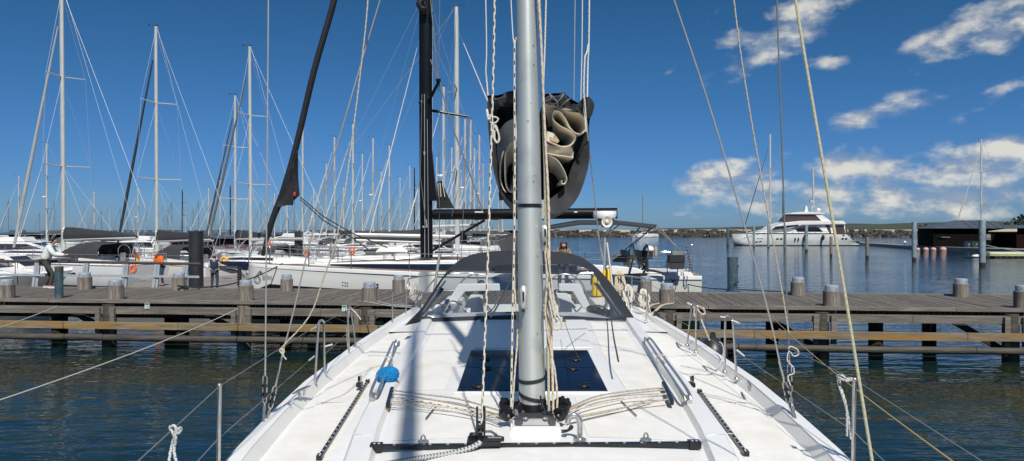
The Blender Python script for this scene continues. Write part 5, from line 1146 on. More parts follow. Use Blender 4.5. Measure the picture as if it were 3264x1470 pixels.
# far rows: one mesh each, mast, hull and rig only
def far_mesh(seed,mastm):
    q=MB(); r=random.Random(seed); Lh=11; rows,sh=hull_rows(Lh,3.6,1.3,1.0,nst=9); q.m=0
    full=[[(x,-y,z) for x,y,z in rr]+[(x,y,z) for x,y,z in rr[::-1]] for rr in rows]; q.grid(full); q.grid([[(x,-b,h),(x,b,h)] for x,b,h in sh]); q.box((.3,0,1.35),(4.6,2,.4),top=(.8,.8))
    q.m=1; q.tube([(1,0,1),(1,0,16)],[.13,.09],6); q.tube([(1,-1.1,8.2),(1,1.1,8.2)],.05,4); q.tube([(1,0,2.4),(-3.6,0,2.5)],.1,5); q.box((1,0,16.2),(.7,.06,.08))
    q.m=2; q.tube([(5.3,0,1.4),(1.1,0,15)],.08 if seed%2 else .04,4); q.tube([(-5.3,0,1),(1,0,16)],.025,3); q.tube([(1,-1.6,1),(1,-1.1,8.2),(1,0,15.5)],.025,3); q.tube([(1,1.6,1),(1,1.1,8.2),(1,0,15.5)],.025,3)
    q.m=3; q.box((-1.6,0,2.65),(3.6,.3,.45),top=(.9,.5)); q.box((-1.6,0,1.8),(1.5,1.9,.8),top=(.7,.8))
    return q.build('sailing_yacht',['hull_white',mastm,'wire','canvas_charcoal'],at=(0,0,0))
FP=[far_mesh(1,'wire'),far_mesh(2,'mast_pale'),far_mesh(3,'wire')]
for f in FP: tag(f,'tiny distant yacht in the far rows of the marina on the left','sailing yacht','tiny distant yachts in the far rows of the marina')
FARP=[(32,635),(70,655),(131,676),(180,640),(278,651),(300,662),(329,670),(355,640),(390,660),(411,670),(430,648),(447,672),(470,655),(526,648),(540,662),(555,638),(596,655),(619,663),(640,640),(668,650),(690,660),(720,668),(775,655),(840,640),(858,660),(900,655),(925,668),(945,640),(985,662),(1010,645),(1035,655),(1050,668),(1080,640),(1110,655),(1150,660),(1170,668),(1210,650),(1225,662),(1260,640),(1280,655),(1330,640),(1400,650),(1425,620),(1470,640),(1515,600),(1530,640),(1560,620),(1600,650)]
for i,(px,ty) in enumerate(FARP):
    D=min(420,12.6*F/(CY-ty)); src=FP[i%3]
    o=src if i<3 else src.copy()
    if i>=3: COL.objects.link(o)
    o.location=((px-CX)/F*D,D,0); o.rotation_euler=(0,R(rnd.uniform(-1,1)),R(180+rnd.uniform(-25,25))); s=(CAM+(CY-ty)/F*D)/16; o.scale=(1,1,s)
# ---- large grey-white yacht across behind the jetty
BOW=P(792,860,28.0); STN=P(2238,905,25.6)
ax=(STN-BOW); ax.z=0; LN=ax.length; ax.normalize(); nr=Vector((ax.y,-ax.x,0))   # nr points to the viewer
if nr.y>0: nr=-nr
N=thing('sailing_yacht','long grey-white yacht with black mast and boom lying across behind the jetty','sailing yacht',(BOW+STN)/2*Vector((1,1,0)).x if False else ((BOW.x+STN.x)/2,(BOW.y+STN.y)/2,0))
STC=STN-nr*2.35
def nb(s,t,z): # s along 0 bow..1 stern ; t across: -1 = near side ; z abs
    b=2.6*(min(1,(s/.42))**.62 if s<.42 else 1-.12*((s-.42)/.58)**2)
    mid=BOW.lerp(STC,s); return Vector((mid.x,mid.y,0))+nr*(-t*b)+Vector((0,0,z))
def nsh(s): return 2.02-.38*s+.06*sin(pi*s)*-1
def zb(s): return 1.28-.55*s if s>.05 else .6+13*s
# correct so the near gunwale keeps distance: sections
S_=[0,.01,.03,.07,.13,.2,.3,.42,.55,.68,.8,.9,.965,1.0]
mb=MB(); rows=[]
for s in S_:
    h=nsh(s); st=max(0,(s-.965)/.035)
    sec=[(1.0,h),(1.0,h-.08),(.995,h-.16),(.985,(h+1.2)/2),(.975,zb(s)),(.965,zb(s)-.06),(.80,.3),(.45,-.4)]
    rows.append([nb(s,-k,z)+ax*(st*(h-z)*.35 if False else 0) for k,z in sec]+[nb(s,k,z) for k,z in sec[::-1]])
mb.grid(rows); n=len(rows[0]); mb.f.append(list(range((len(rows)-1)*n,len(rows)*n))); mb.mi.append(0)
for k,f in enumerate(mb.f):
    if len(f)==4 and (k%15 in (4,5,6,8,9,10)): mb.mi[k]=1
nh=mb.build('hull',['hull_pearl','antifoul'],N)
mb=MB()
for t in (-1,1):
    mb.grid([[nb(s,t*1.0,nsh(s)+.01),nb(s,t*1.012,nsh(s)-.005),nb(s,t*1.012,nsh(s)-.12),nb(s,t*.99,nsh(s)-.125)] for s in S_]); mb.grid([[nb(s,t*1.0,nsh(s)+.01),nb(s,t*.95,nsh(s)+.012),nb(s,t*.945,nsh(s)-.02)] for s in S_])
mb.build('toe_rail','gelcoat',N)
mb=MB(); mb.grid([[nb(s,t,nsh(s)-.01+.02*(1-t*t)) for t in (-.95,-.6,-.2,.2,.6,.95)] for s in S_]); mb.build('deck','teak',N)
CR=[(.13,.02,.15),(.2,.14,.42),(.3,.26,.52),(.42,.36,.56),(.55,.46,.56),(.68,.5,.52),(.74,.5,.5)]
mb=MB(); mb.grid([[nb(s,-w,nsh(s)-.01),nb(s,-w*.985,nsh(s)+hh*.72),nb(s,-w*.9,nsh(s)+hh),nb(s,w*.9,nsh(s)+hh),nb(s,w*.985,nsh(s)+hh*.72),nb(s,w,nsh(s)-.01)] for s,hh,w in CR]); mb.add([nb(.74,t,nsh(.74)+z) for t,z in ((-.5,0),(-.49,.36),(-.45,.5),(.45,.5),(.49,.36),(.5,0))],[tuple(range(6))]); nc=mb.build('coachroof','gelcoat',N)
for t in (-1,1):
    mb=MB(); r1=[];r2=[]
    for s,hh,w in [(.18,.1,.25)]+CR[1:]: w2=w if s>.19 else .24; r1.append(nb(s,t*(w2+.012),nsh(s)+hh*(.06 if s>.22 else .35))); r2.append(nb(s,t*(w2*.987+.012),nsh(s)+hh*.66))
    mb.grid([r1,r2]); mb.build('window','window_dark',nc)
for s0,s1 in ((.405,.425),(.445,.465)): 
    mb=MB(); mb.add([nb(s0,-.375,nsh(s0)+.12),nb(s1,-.385,nsh(s1)+.12),nb(s1,-.38,nsh(s1)+.30),nb(s0,-.37,nsh(s0)+.30)],[(0,1,2,3)]); mb.build('window_blind','hull_pearl',nc)
mb=MB(); mb.grid([[nb(s,t,nsh(s)+hh+.012) for t in (-w*.8,0,w*.8)] for s,hh,w in CR[1:]]); mb.build('roof_teak','teak',nc)
for s,t,w in ((.27,-.05,.8),(.36,.0,.7),(.44,-.0,.7)): 
    c=nb(s,t,nsh(s)+.66); mb=MB(); mb.box(c,(w,.6,.05)); mb.build('deck_hatch','window_dark',nc,bev=.01)
mb=MB(); c=nb(.10,0,nsh(.1)+.12); mb.box(c,(1.5,.8,.26),top=(.8,.7)); mb.build('deck_locker','sail_white',N,bev=.05); mb=MB(); c=nb(.33,-.15,nsh(.33)+.70); mb.box(c,(1.3,.7,.22),top=(.7,.7)); mb.build('deck_locker','sail_white',N,bev=.05)
# bow anchor and name
mb=MB(); a=nb(0,0,nsh(0)); mb.prism([a+Vector((.05,-.15,.04)),a+Vector((-1.15,-.1,.06)),a+Vector((-1.02,-.1,-.05)),a+Vector((-.1,-.12,-.30))],(0,.3,0)); mb.build('bowsprit','hull_navy',N,smooth=False)
mb=MB(); a=a+Vector((0,-.18,0)); mb.tube(crv([a+Vector((-.1,0,-.55)),a+Vector((-.35,0,-.28)),a+Vector((-.8,0,-.2))]),.04,8); mb.prism([a+Vector((-.35,.0,-.12)),a+Vector((-1.15,0,-.12)),a+Vector((-1.05,0,-.28)),a+Vector((-.6,0,-.42)),a+Vector((-.3,0,-.40))],(0,.25,0)); mb.build('anchor','grey_metal',N)
yr=math.atan2(ax.y,ax.x)
def hullpt(px,py):   # point just proud of the near hull side
    best=None
    for i in range(401):
        s=i/400; p=nb(s,-1.0,1.5)
        q=(p.x/p.y*F+CX)
        if best is None or abs(q-px)<best[0]: best=(abs(q-px),p.y)
    return P(px,py,best[1]-.04)
o=hullpt(848,880); Mx=Matrix.Translation(o)@Matrix.Rotation(yr,4,'Z')@Matrix.Rotation(pi/2,4,'X')
hA,hB=hullpt(828,880),hullpt(874,880); ta_=math.atan2(hB.y-hA.y,hB.x-hA.x); o=hullpt(851,882)
text_mesh('agelanis',.17,'yacht_name','script_ink',nh,Matrix.Translation(o+Vector((0,-.02,-.04)))@Matrix.Rotation(ta_,4,'Z')@Matrix.Rotation(pi/2,4,'X')@Matrix.Rotation(-.09,4,'Z'),shear=.45)
mb=MB(); 
sw=[(828,866),(833,862),(826,864),(821,872),(824,880),(829,885),(828,893),(820,898),(812,893),(812,884),(817,876),(826,870),(836,867)]
mb.tube(crv([hullpt(x,y+2) for x,y in sw]),[.012]*80,5); mb.tube(crv([hullpt(x,y) for x,y in ((816,888),(820,880),(822,872),(824,868))]),.007,4); mb.build('name_initial','script_ink',nh)
mb=MB(); mb.tube(crv([hullpt(x,y) for x,y in ((783,861),(786,864),(785,870),(789,873),(786,877),(784,874))]),.012,5); mb.build('crest','script_ink',nh)
mb=MB()
for px,py in ((1092,901),(1100,902),(1107,903),(1203,908)): mb.ball(hullpt(px,py),.03 if px<1200 else .05,8,(1,.3,1))
mb.build('hull_outlet','ink',nh)
for s in (.07,.17,.27,.40,.50,.63,.75,.87,.95):
    for t in (-1,1): MB().tube([nb(s,t*.97,nsh(s)),nb(s,t*.97,nsh(s)+.68)],.018,6).build('stanchion','grey_metal',N)
mb=MB()
for t in (-1,1):
    for z in (.66,.36): mb.tube([nb(s,t*.97,nsh(s)+z) for s in (.07,.17,.27,.4,.55,.71,.87,.95)],.010,4)
    mb.tube(crv([nb(.07,t*.97,nsh(0)),nb(.07,t*.97,nsh(0)+.66),nb(.04,t*.95,nsh(0)+.7),nb(.01,t*.6,nsh(0)+.68),nb(.0,t*.3,nsh(0)+.05)],5),.02,6)
    mb.tube(crv([nb(.93,t*.97,nsh(1)),nb(.93,t*.97,nsh(1)+.7),nb(.97,t*.96,nsh(1)+.7),nb(.995,t*.9,nsh(1)+.7),nb(.995,t*.9,nsh(1))],5),.02,6)
mb.build('guard_rail','steel',N)
# black rig
mbx=P(1360,816,26.9); 
def bm(px,py,D=27.2): return P(px,py,D)
mb=MB(); mb.tube([bm(1360,822),bm(1358,600),bm(1357,300),bm(1357,-60)],[.16,.165,.17,.175],14,sq=1.5); bmast=mb.build('mast','mast_black',N)
mb=MB(); mb.tube([bm(1354,820,26.9),bm(1353,300,26.9)],.015,5); mb.tube([bm(1366,820,26.9),bm(1362,380,26.9)],.012,5); mb.box(bm(1352,723,26.9),(.13,.02,.07)); mb.box(bm(1353,488,26.9),(.06,.02,.12)); mb.tube([bm(1358,700,26.85),bm(1361,725,26.85)],.03,6); mb.build('mast_fitting','wire_pale',bmast)
mb=MB(); mb.tube(crv([bm(1345,0,26.9),bm(1335,12,26.8),bm(1345,28,26.8),bm(1360,30,26.8)]),.11,8); mb.ball(bm(1374,42,26.9),.10,10); mb.ball(bm(1343,328,26.9),.11,10); mb.build('mast_lamp','black_plastic',bmast)
mb=MB(); mb.tube([bm(1360,335),bm(1398,262,26.4)],[.07,.05],8); mb.tube([bm(1360,350),bm(1495,372,27.4)],[.06,.04],8); mb.tube([bm(1398,262,26.4),bm(1397,252,26.4)],.09,8); mb.build('spreader','mast_black',N)
mb=MB()
for pts,r in (([(1373,0),(1395,240),(1397,262)],.025),([(1402,0),(1398,260)],.012),([(1372,190),(1400,262),(1440,400),(1500,560),(1540,680)],.028),([(1398,262),(1400,560),(1400,850)],.012),([(1495,372),(1482,560),(1470,830)],.012),([(1356,700),(1340,560),(1345,300)],.012),([(1400,660),(1402,850)],.012),([(1440,690),(1470,560),(1500,380)],.010)):
    mb.tube([P(x,y,26.6) for x,y in pts],r,5)
mb.build('standing_rigging','wire',N)
mb=MB(); mb.prism([bm(1367,330,26.95),bm(1376,480,26.95),bm(1392,640,26.95),bm(1368,640,26.95)],(0,.3,0)); mb.build('mast_luff_fairing','mast_black',bmast,smooth=False)
mb=MB(); a=P(1386,684,27.1); b=P(1968,680,26.2); mb.tube([P(1378,684,27.1),P(1382,684,27.1),b],[.13,.20,.20],16,sq=.9); nbm=mb.build('boom','mast_black',N)
mb=MB(); mb.box(P(1526,676,26.5),(.3,.02,.05)); mb.box(P(1835,676,26.1),(.12,.02,.05)); mb.build('boom_label','sail_white',nbm)
mb=MB(); mb.grid([[P(x,y,27.0)+Vector((0,.05*sin(i*2+j),0)) for i,(x,y) in enumerate(rw)] for j,rw in enumerate(([(1391,582),(1399,575),(1408,578)],[(1391,615),(1405,612),(1421,612)],[(1391,664),(1415,664),(1448,664)]))]); sk=mb.build('sail_head','sail_black',N,thick=.03)
mb=MB(); 
for x0,x1 in ((1394,1397),(1401,1405),(1408,1417)): mb.beam(P(x0+2,584,26.9),P(x1+1,628,26.9),.05,.02)
mb.build('sail_batten','sail_white',sk,smooth=False)
mb=MB(); mb.tube([P(1376,800,27),P(1545,702,26.8)],.05,8); mb.build('boom_vang','mast_black',N)
# black furled headsail and its loose clew
fs=[(1075,-80),(1065,0),(1040,90),(1000,230),(960,400),(935,500),(900,620),(872,690),(848,770),(838,815)]
mb=MB(); mb.tube(crv([P(x,y,lerp(27.0,27.9,(y+80)/900)) for x,y in fs],3),[.105]*2+[.12]*5+[.12]*10+[.13]*4+[.12]*3+[.08]*3+[.07],9); hs_=mb.build('furled_headsail','sail_black',N)
mb=MB(); rws=[]
L_=[(946,470),(926,530),(905,598),(885,650)]; R_=[(947,478),(951,540),(954,600),(954,628)]
for k in range(9):
    t=k/8; a=pl([(x,y,0) for x,y in L_],9)[k]; b=pl([(x,y,0) for x,y in R_],9)[k]
    rws.append([P(lerp(a.x,b.x,u),lerp(a.y,b.y,u)+(6*t*(u)*(-1)),27.5)+Vector((0,.07*sin(u*7+k*.8),0)) for u in (0,.25,.5,.75,1)])
rws.append([P(x,y,27.5) for x,y in ((882,660),(900,658),(918,654),(934,655),(936,640))])
mb.grid(rws); mb.build('loose_clew','sail_black',hs_,thick=.012)
mb=MB(); mb.box(P(939,618,27.3),(.08,.02,.14)); mb.build('sail_patch','red_cloth',hs_)
mb=MB(); mb.tube([P(957,628,27.4),P(1030,690,27.0),P(1120,742,26.8),P(1235,790,26.7)],.022,5); mb.tube([P(957,636,27.4),P(1030,702,27.0),P(1120,756,26.8),P(1180,800,26.7)],.022,5); mb.build('sheet','rope_tar',N)
# stern gear: pedestals, box, bimini, barbecue
mb=MB(); mb.grid([[P(1600,752,27.5),P(1690,728,27.3),P(1840,702,27.0),P(1960,702,26.8),P(2093,716,26.6)],[P(1590,758,24.5),P(1700,734,24.6),P(1850,712,24.6),P(1965,712,24.6),P(2080,724,24.6)]])
mb.build('bimini','canvas_charcoal',N,thick=.06)
mb=MB()
for a,b in ((((2093,716),26.6),((1950,830),25.2)),(((1955,715),24.8),((1915,770),24.6)),(((2040,724),24.8),((1930,850),25)),(((2085,722),26.6),((2170,800),25.6)),(((2095,718),26.5),((2178,812),25.7)),(((2080,722),24.7),((2000,800),25.1)),(((1975,715),24.8),((1940,745),24.7))):
    mb.tube([P(*a[0],a[1]),P(*b[0],b[1])],.02,6)
mb.build('bimini_frame','wire',N)
mb=MB(); mb.grid([[P(1612,838,24.3),P(1585,770,24.3),P(1640,748,24.3)],[P(1700,838,24.3),P(1690,780,24.3),P(1700,735,24.3)]]); mb.build('cockpit_curtain','canvas_grey',N)
def sb(px,py,D,w,d_,h,m,name,top=(1,1),bev=.02): MB().box(P(px,py,D),(w,d_,h),top=top).build(name,m,N,bev=bev)
mb=MB(); mb.prism([P(x,y,25.9) for x,y in ((1900,872),(1990,855),(2070,868),(2205,868),(2225,900),(2236,925),(1890,925))],(0,1.6,0)); mb.build('stern_coaming','gelcoat',N,smooth=False,bev=.03)
mb=MB(); mb.prism([P(x,y,25.2) for x,y in ((1890,845),(1960,848),(2030,855),(2075,872),(1890,880))],(0,.8,0)); mb.build('cockpit_side','gelcoat',N,smooth=False,bev=.03)
for px,rot in ((2000,.5),(2045,.45)):
    mb=MB(); mb.prism([P(px-6,850,25.8),P(px+14,850,25.8),P(px+8,800,25.8),P(px-22,795,25.8)],(0,.35,0)); mb.build('steering_pedestal','grey_plastic',N,bev=.02)
    mb=MB(); c=P(px+6,835,25.5); mb.tube([c+Vector((cos(t*pi/9)*.12,sin(t*pi/9)*.62,sin(t*pi/9+.0)*.0+cos(t*pi/9+pi/2)*0+.62*cos(t*pi/9)*1.0)) for t in range(18)],.03,6,closed=True); mb.build('steering_wheel','wheel_black',N)
mb=MB(); mb.ball(P(2068,796,25.9),.20,14,(1,.9,.75)); mb.build('satellite_dome','plinth_white',N)
sb(2063,812,25.8,.36,.3,.30,'canvas_dark','outboard_cover'); sb(2090,802,25.8,.10,.14,.34,'canvas_beige','wood_pad'); sb(2155,825,25.3,.55,.4,.27,'canvas_dark','grill_lid'); sb(2155,847,25.3,.50,.36,.24,'grey_metal','grill_box',(1.1,1.1)); sb(2158,808,25.5,.42,.3,.16,'grey_plastic','liferaft'); sb(2015,826,25.7,.20,.26,.28,'canvas_beige','fender_bag'); sb(1975,826,25.9,.45,.5,.22,'canvas_charcoal','cockpit_cushion')
mb=MB(); mb.prism([P(2068,850,25.6),P(2060,850,25.6),P(2064,800,25.6)],(0,.1,0)); mb.beam(P(2062,862,25.4),P(2045,838,25.4),.07,.07); mb.beam(P(2066,860,25.4),P(2120,872,25.4),.07,.08); mb.beam(P(2062,845,25.4),P(2040,866,25.4),.07,.08); mb.tube([P(2063,870,25.4),P(2060,800,25.4)],.05,8); mb.build('outboard_motor','canvas_dark',N)
mb=MB(); mb.tube(crv([P(2196,868,25.2),P(2200,790,25.2),P(2208,780,25.2)],4),.02,6); mb.tube([P(2206,870,25.2),P(2206,782,25.2)],.02,6); mb.build('stern_post','steel',N)
mb=MB(); 
for k in range(9): mb.ball(P(2187+k*2.3,790+k*9,25.1),.032,6)
mb.build('floats','ink',N)
mb=MB(); [mb.tube([P(2143+k*4,892,25.0),P(2141+k*4,925,25.0)],.014,5) for k in (0,1,3)]; mb.ball(P(2147,890,25.0),.1,8,(1.3,1,.6)); mb.build('hanging_line','rope_tar',N)
mb=MB(); mb.ball(P(2056,874,24.9),.075,8,(1.3,1,.8)); mb.tube([P(2056,874,24.9),P(1988,888,24.9)],.012,5); mb.build('winch_line','rope_tar',N)
# hanging lines over the pearl hull: small dinghy bell-shaped white fender board
mb=MB(); mb.prism([P(x,y,24.6) for x,y in ((1305,905),(1318,903),(1322,912),(1330,925),(1292,925))],(0,.05,0)); mb.tube([P(1306,900,24.5),P(1306,862,25.3)],.012,5); mb.build('fender_board','sail_white',N,smooth=False)
# ---- motor boats on the left
def motor_boat(lab,M,Lb=9,B=3,hull='hull_white',fly=False,arch=True,group=None):
    t=thing('motor_boat',lab,'motor boat',tuple(M.translation),group)
    def fin(mb,name,m,par=None,**kw): mb.v=[M@v for v in mb.v]; return mb.build(name,m,par or t,**kw)
    rows,sh=hull_rows(Lb,B,1.45,1.0,plumb=.9,tr=.92,nst=13); mb=MB(); full=[[(x,-y,z) for x,y,z in r]+[(x,y,z) for x,y,z in r[::-1]] for r in rows]; mb.grid(full); mb.f.append(list(range(len(full[0])))); mb.mi.append(0); fin(mb,'hull',hull)
    mb=MB(); mb.grid([[(x,-b*.98,h),(x,0,h+.12),(x,b*.98,h)] for x,b,h in sh]); fin(mb,'deck','gelcoat')
    mb=MB(); mb.prism([(-Lb*.28,-B*.38,1.0),(Lb*.30,-B*.30,1.35),(Lb*.16,-B*.30,1.65),(Lb*.02,-B*.34,2.15),(-Lb*.16,-B*.36,2.2),(-Lb*.28,-B*.38,1.9)],(0,B*.68,0)); cab=fin(mb,'cabin','gelcoat',bev=.04)
    mb=MB(); 
    for sg in (-1,1): y=sg*(B*.385); mb.add([(-Lb*.24,y,1.5),(Lb*.14,y*.9,1.5),(Lb*.02,y*.92,2.0),(-Lb*.22,y,2.02)],[(0,1,2,3)])
    mb.add([(Lb*.165,-B*.26,1.68),(Lb*.165,B*.26,1.68),(Lb*.045,B*.28,2.1),(Lb*.045,-B*.28,2.1)],[(0,1,2,3)]); fin(mb,'window','window_dark',cab)
    mb=MB(); mb.tube([(Lb*.48,0,2.0),(Lb*.3,-B*.38,2.0),(0,-B*.46,1.7)],.02,5); mb.tube([(Lb*.48,0,2.0),(Lb*.3,B*.38,2.0),(0,B*.46,1.7)],.02,5); [mb.tube([(x,sg*y,1.2),(x,sg*y,z)],.018,5) for x,y,z in ((Lb*.3,B*.38,2.0),(Lb*.15,B*.42,1.85),(0,B*.46,1.7)) for sg in (-1,1)]; fin(mb,'bow_rail','steel')
    if arch: mb=MB(); mb.tube([(-Lb*.22,-B*.36,2.0),(-Lb*.26,-B*.32,2.7),(-Lb*.26,B*.32,2.7),(-Lb*.22,B*.36,2.0)],.07,8); mb.ball((-Lb*.26,.3,2.9),.17,10); mb.ball((-Lb*.26,-.4,2.88),.14,10); fin(mb,'radar_arch','gelcoat')
    if fly: mb=MB(); mb.prism([(-Lb*.2,-B*.3,2.2),(Lb*.0,-B*.3,2.2),(-Lb*.03,-B*.3,2.65),(-Lb*.2,-B*.3,2.6)],(0,B*.6,0)); fin(mb,'flybridge','gelcoat',bev=.04)
    return t
motor_boat('white motor cruiser with two radar domes at the far left picture edge',place(20,85,10),Lb=11,B=3.6,fly=True)
motor_boat('dark-hulled motor cruiser with white top behind the man in white',place(100,66,8),Lb=12,B=3.8,hull='hull_navy',fly=True)
motor_boat('low white speedboat whose bow points at the man in white',place(40,33,2),Lb=5.5,B=2.2,arch=False)
motor_boat('grey-hulled boat whose bow enters the picture at the left edge',place(-75,31.5,4),Lb=7.5,B=2.6,hull='hull_grey',arch=False)
motor_boat('white motor yacht with raked windows between the sloop pair and the second black pile',place(905,120,178),Lb=16,B=4.6,fly=True)
motor_boat('white motor cruiser behind the first boom cover',place(420,74,182),Lb=12,B=3.8,fly=True)
motor_boat('small white motor boat crossing before the breakwater',place(2048,280,180),Lb=7.5,B=2.2,arch=False)
motor_boat('white cabin boat with blue fender seen under the long charcoal boom cover',place(1180,47,184),Lb=8,B=2.8,arch=False)
# life rings and odd bright things on the moored boats
for px,py,D,r,m,lab in ((715,835,40,.25,'amber','yellow-orange life ring on the rail right of the man in a navy vest'),(1122,800,42,.20,'orange','orange life ring behind the teak deck, left of the charcoal boom'),(978,808,44,.20,'orange','orange horseshoe buoy right of the second black pile'),(425,858,39,.19,'orange','orange life ring behind the railing left of the man in orange'),(852,777,36,.18,'orange','small orange buoy bag under the foot of the black headsail')):
    c=P(px,py,D); tag(MB().tube([c+Vector((cos(k*pi/10)*r*.72,0,sin(k*pi/10)*r)) for k in range(20)],r*.34,8,closed=True).build('life_ring',m,at=c),lab,'life ring')
for px,py,D in ((434,815,38),):
    c=P(px,py,D); t=thing('stern_flag','small red and gold flag on a leaning staff left of the man in orange','flag',c); MB().tube([c+Vector((-.05,0,-.6)),c+Vector((0,0,.25))],.015,5).build('staff','rail_brown',t); m_=MB(); m_.grid([[c+Vector((0,0,.22)),c+Vector((.12,.02,.05))],[c+Vector((0,0,-.1)),c+Vector((.16,.02,-.25))]]); m_.build('cloth','red_cloth',t); m_=MB(); m_.grid([[c+Vector((0.0,-.02,-.1)),c+Vector((.16,.0,-.25))],[c+Vector((0,-.02,-.25)),c+Vector((.12,.0,-.42))]]); m_.build('cloth','gold_cloth',t)
# ---- clutter of pale booms / rolled sails above the middle boats: real extra boats' long covered boom
t=near_yacht('white yacht with long charcoal boom cover just left of the black mast',1372,43,-60,4,Lh=12,B=4,boomL=.36,genr=.04,cover='canvas_charcoal',coverH=.7,hood='canvas_green',mast='mast_pale',genoa=None,seed=22)
# ============================================================ right-hand side
# large motor yacht
D0=145.; k_=D0/F
def my(px,py,d=0): return P(px,py,D0+d)
t=thing('motor_yacht','large white flybridge motor yacht lying alongside with dark oval windows','motor yacht',my(2545,783))
def slab(name,pts,w,m,par=None,off=0,bev=0,smooth=False):
    """side outline in photo pixels, extruded across the boat"""
    q=MB(); q.prism([P(x,y,D0)+Vector((0,off,0)) for x,y in pts],(0,w,0)); return q.build(name,m,par or t,smooth=smooth,bev=bev)
rows=[]
ST=[(2348,2352,0),(2362,2356,.35),(2385,2370,.65),(2420,2400,.86),(2480,2470,1),(2560,2555,1),(2640,2640,1),(2700,2712,.98),(2722,2742,.95)]
for xt,xw,b in ST:
    h=743+ (xt-2350)/390*1.5; hw=3.1*b
    yt=h if xt<2705 else h+ (xt-2705)*1.2
    top=P(xt,yt,D0); mid=P((xt*.6+xw*.4),(yt+768)/2+3,D0); chine=P(xw,770,D0); wl=P(xw+2,781,D0); und=P(xw+6,790,D0)
    L_=[top+Vector((0,3.1-hw,0)),mid+Vector((0,3.1-hw*.99,0)),chine+Vector((0,3.1-hw*.93,0)),wl+Vector((0,3.1-hw*.85,0)),und+Vector((0,3.1-hw*.5,0))]
    R_=[Vector((p.x,6.2-(p.y-D0)+D0,p.z)) for p in L_]
    rows.append(L_+R_[::-1])
q=MB(); q.grid(rows); q.f.append(list(range((len(rows)-1)*10,len(rows)*10))); q.mi.append(0)
for i,f in enumerate(q.f):
    if len(f)==4 and max(q.v[j].z for j in f)<.25: q.mi[i]=1
mh=q.build('hull',['hull_white','antifoul_blue'],t)
q=MB(); q.grid([[r[0]+Vector((0,-.05,0)),r[0]+Vector((0,-.06,-.12))] for r in rows]); q.build('rubbing_strake','window_dark',mh)
q=MB(); q.grid([[r[0],r[-1]] for r in rows]); q.build('deck','gelcoat',t)
slab('main_deck_house',[(2400,744),(2450,733),(2540,728),(2560,716),(2700,714),(2703,745)],4.4,'hull_white',off=.9,bev=.1)
slab('upper_deck',[(2455,733),(2470,722),(2505,709),(2560,704),(2688,704),(2698,709),(2699,716),(2560,718),(2520,730)],5.6,'hull_white',off=.3,bev=.12)
slab('front_window',[(2462,731),(2474,722),(2545,716),(2548,719),(2500,728)],.1,'window_dark',off=.22)
slab('side_window',[(2541,732),(2550,727),(2565,724),(2606,723),(2618,728),(2629,739),(2550,739)],.1,'window_dark',off=.82)
slab('aft_window',[(2637,718),(2650,718),(2656,743),(2650,743)],.1,'window_bronze',off=.82); slab('aft_window',[(2660,719),(2695,719),(2701,744),(2664,744)],.1,'window_bronze',off=.82)
slab('flybridge_window',[(2508,706),(2516,695),(2530,682),(2603,681),(2623,702),(2560,706)],3.6,'window_bronze',off=1.3)
slab('hardtop',[(2524,683),(2530,679),(2560,675),(2610,676),(2636,679),(2636,682),(2610,683)],4.4,'hull_white',off=.9,bev=.05)
slab('hardtop_support',[(2603,681),(2622,681),(2650,700),(2655,709),(2626,704)],3.9,'hull_white',off=1.1)
slab('tender',[(2655,699),(2665,697),(2697,698),(2697,703),(2657,703)],1.8,'hull_grey',off=2)
slab('mast',[(2583,675),(2586,655),(2591,655),(2595,675)],.5,'hull_white',off=2.8); q=MB(); q.tube([my(2588,640,3),my(2588,675,3)],.12,6); q.tube([my(2591,537,3.3),my(2593,660,3.3)],.22,8); q.box(my(2586,642,3),(.7,.5,.45)); q.box(my(2592,660,3),(1.2,.2,.12)); q.build('mast_equipment','mast_pale',t)
q=MB(); q.ball(my(2609,670,3),.42,14); q.build('satellite_dome','plinth_white',t)
slab('bathing_platform',[(2715,772),(2742,776),(2742,780),(2700,781)],5,'hull_white',off=.5)
q=MB()
for x,y,w in ((2417,761,8),(2428,761,8),(2479,761,8),(2491,761,8),(2687,760,8),(2698,760,8),(2689,750,7)): q.box(my(x,y,-.02),(w*k_,.08,2.6*k_))
for x in (2535,2545): q.box(my(x,763,-.02),(4*k_,.08,9*k_))
q.build('porthole','window_dark',mh,bev=.03)
q=MB()
for x in range(2365,2650,18): q.tube([my(x,744),my(x,738)],.04,4)
q.tube([my(2362,738),my(2650,739)],.035,5); q.build('guard_rail','steel',t)
for px in (2624,2566): c=my(px,757,-.35); tag(MB().lathe(c,[(0,-.55),(.2,-.5),(.28,-.2),(.28,.2),(.2,.5),(0,.55)],14).build('fender','canvas_dark',at=c),'dark cylindrical fender on the side of the motor yacht, '+('right' if px>2600 else 'left')+' one','fender')
# sailing yachts on the right
near_yacht('white sailing yacht with tall pale mast hidden behind the bow of the motor yacht',2455,155,427,180,Lh=16,B=4.5,genoa='canvas_dark',genr=.07,cover=None,hood=None,detail=False)
near_yacht('sailing yacht with thin dark mast behind the motor yacht wheelhouse',2495,190,614,178,Lh=11,mast='wire_dark',genoa=None,cover=None,hood=None,detail=False,spread=1)
near_yacht('sailing yacht with pale mast and two pairs of spreaders behind the dark boathouse',3128,138,443,176,Lh=14,genoa='mast_pale',genr=.10,cover=None,hood=None,detail=False)
near_yacht('small sailing yacht far out beside the little motor boat',2048,300,621,182,Lh=11,mast='wire',genoa=None,hood=None,detail=False,spread=1)
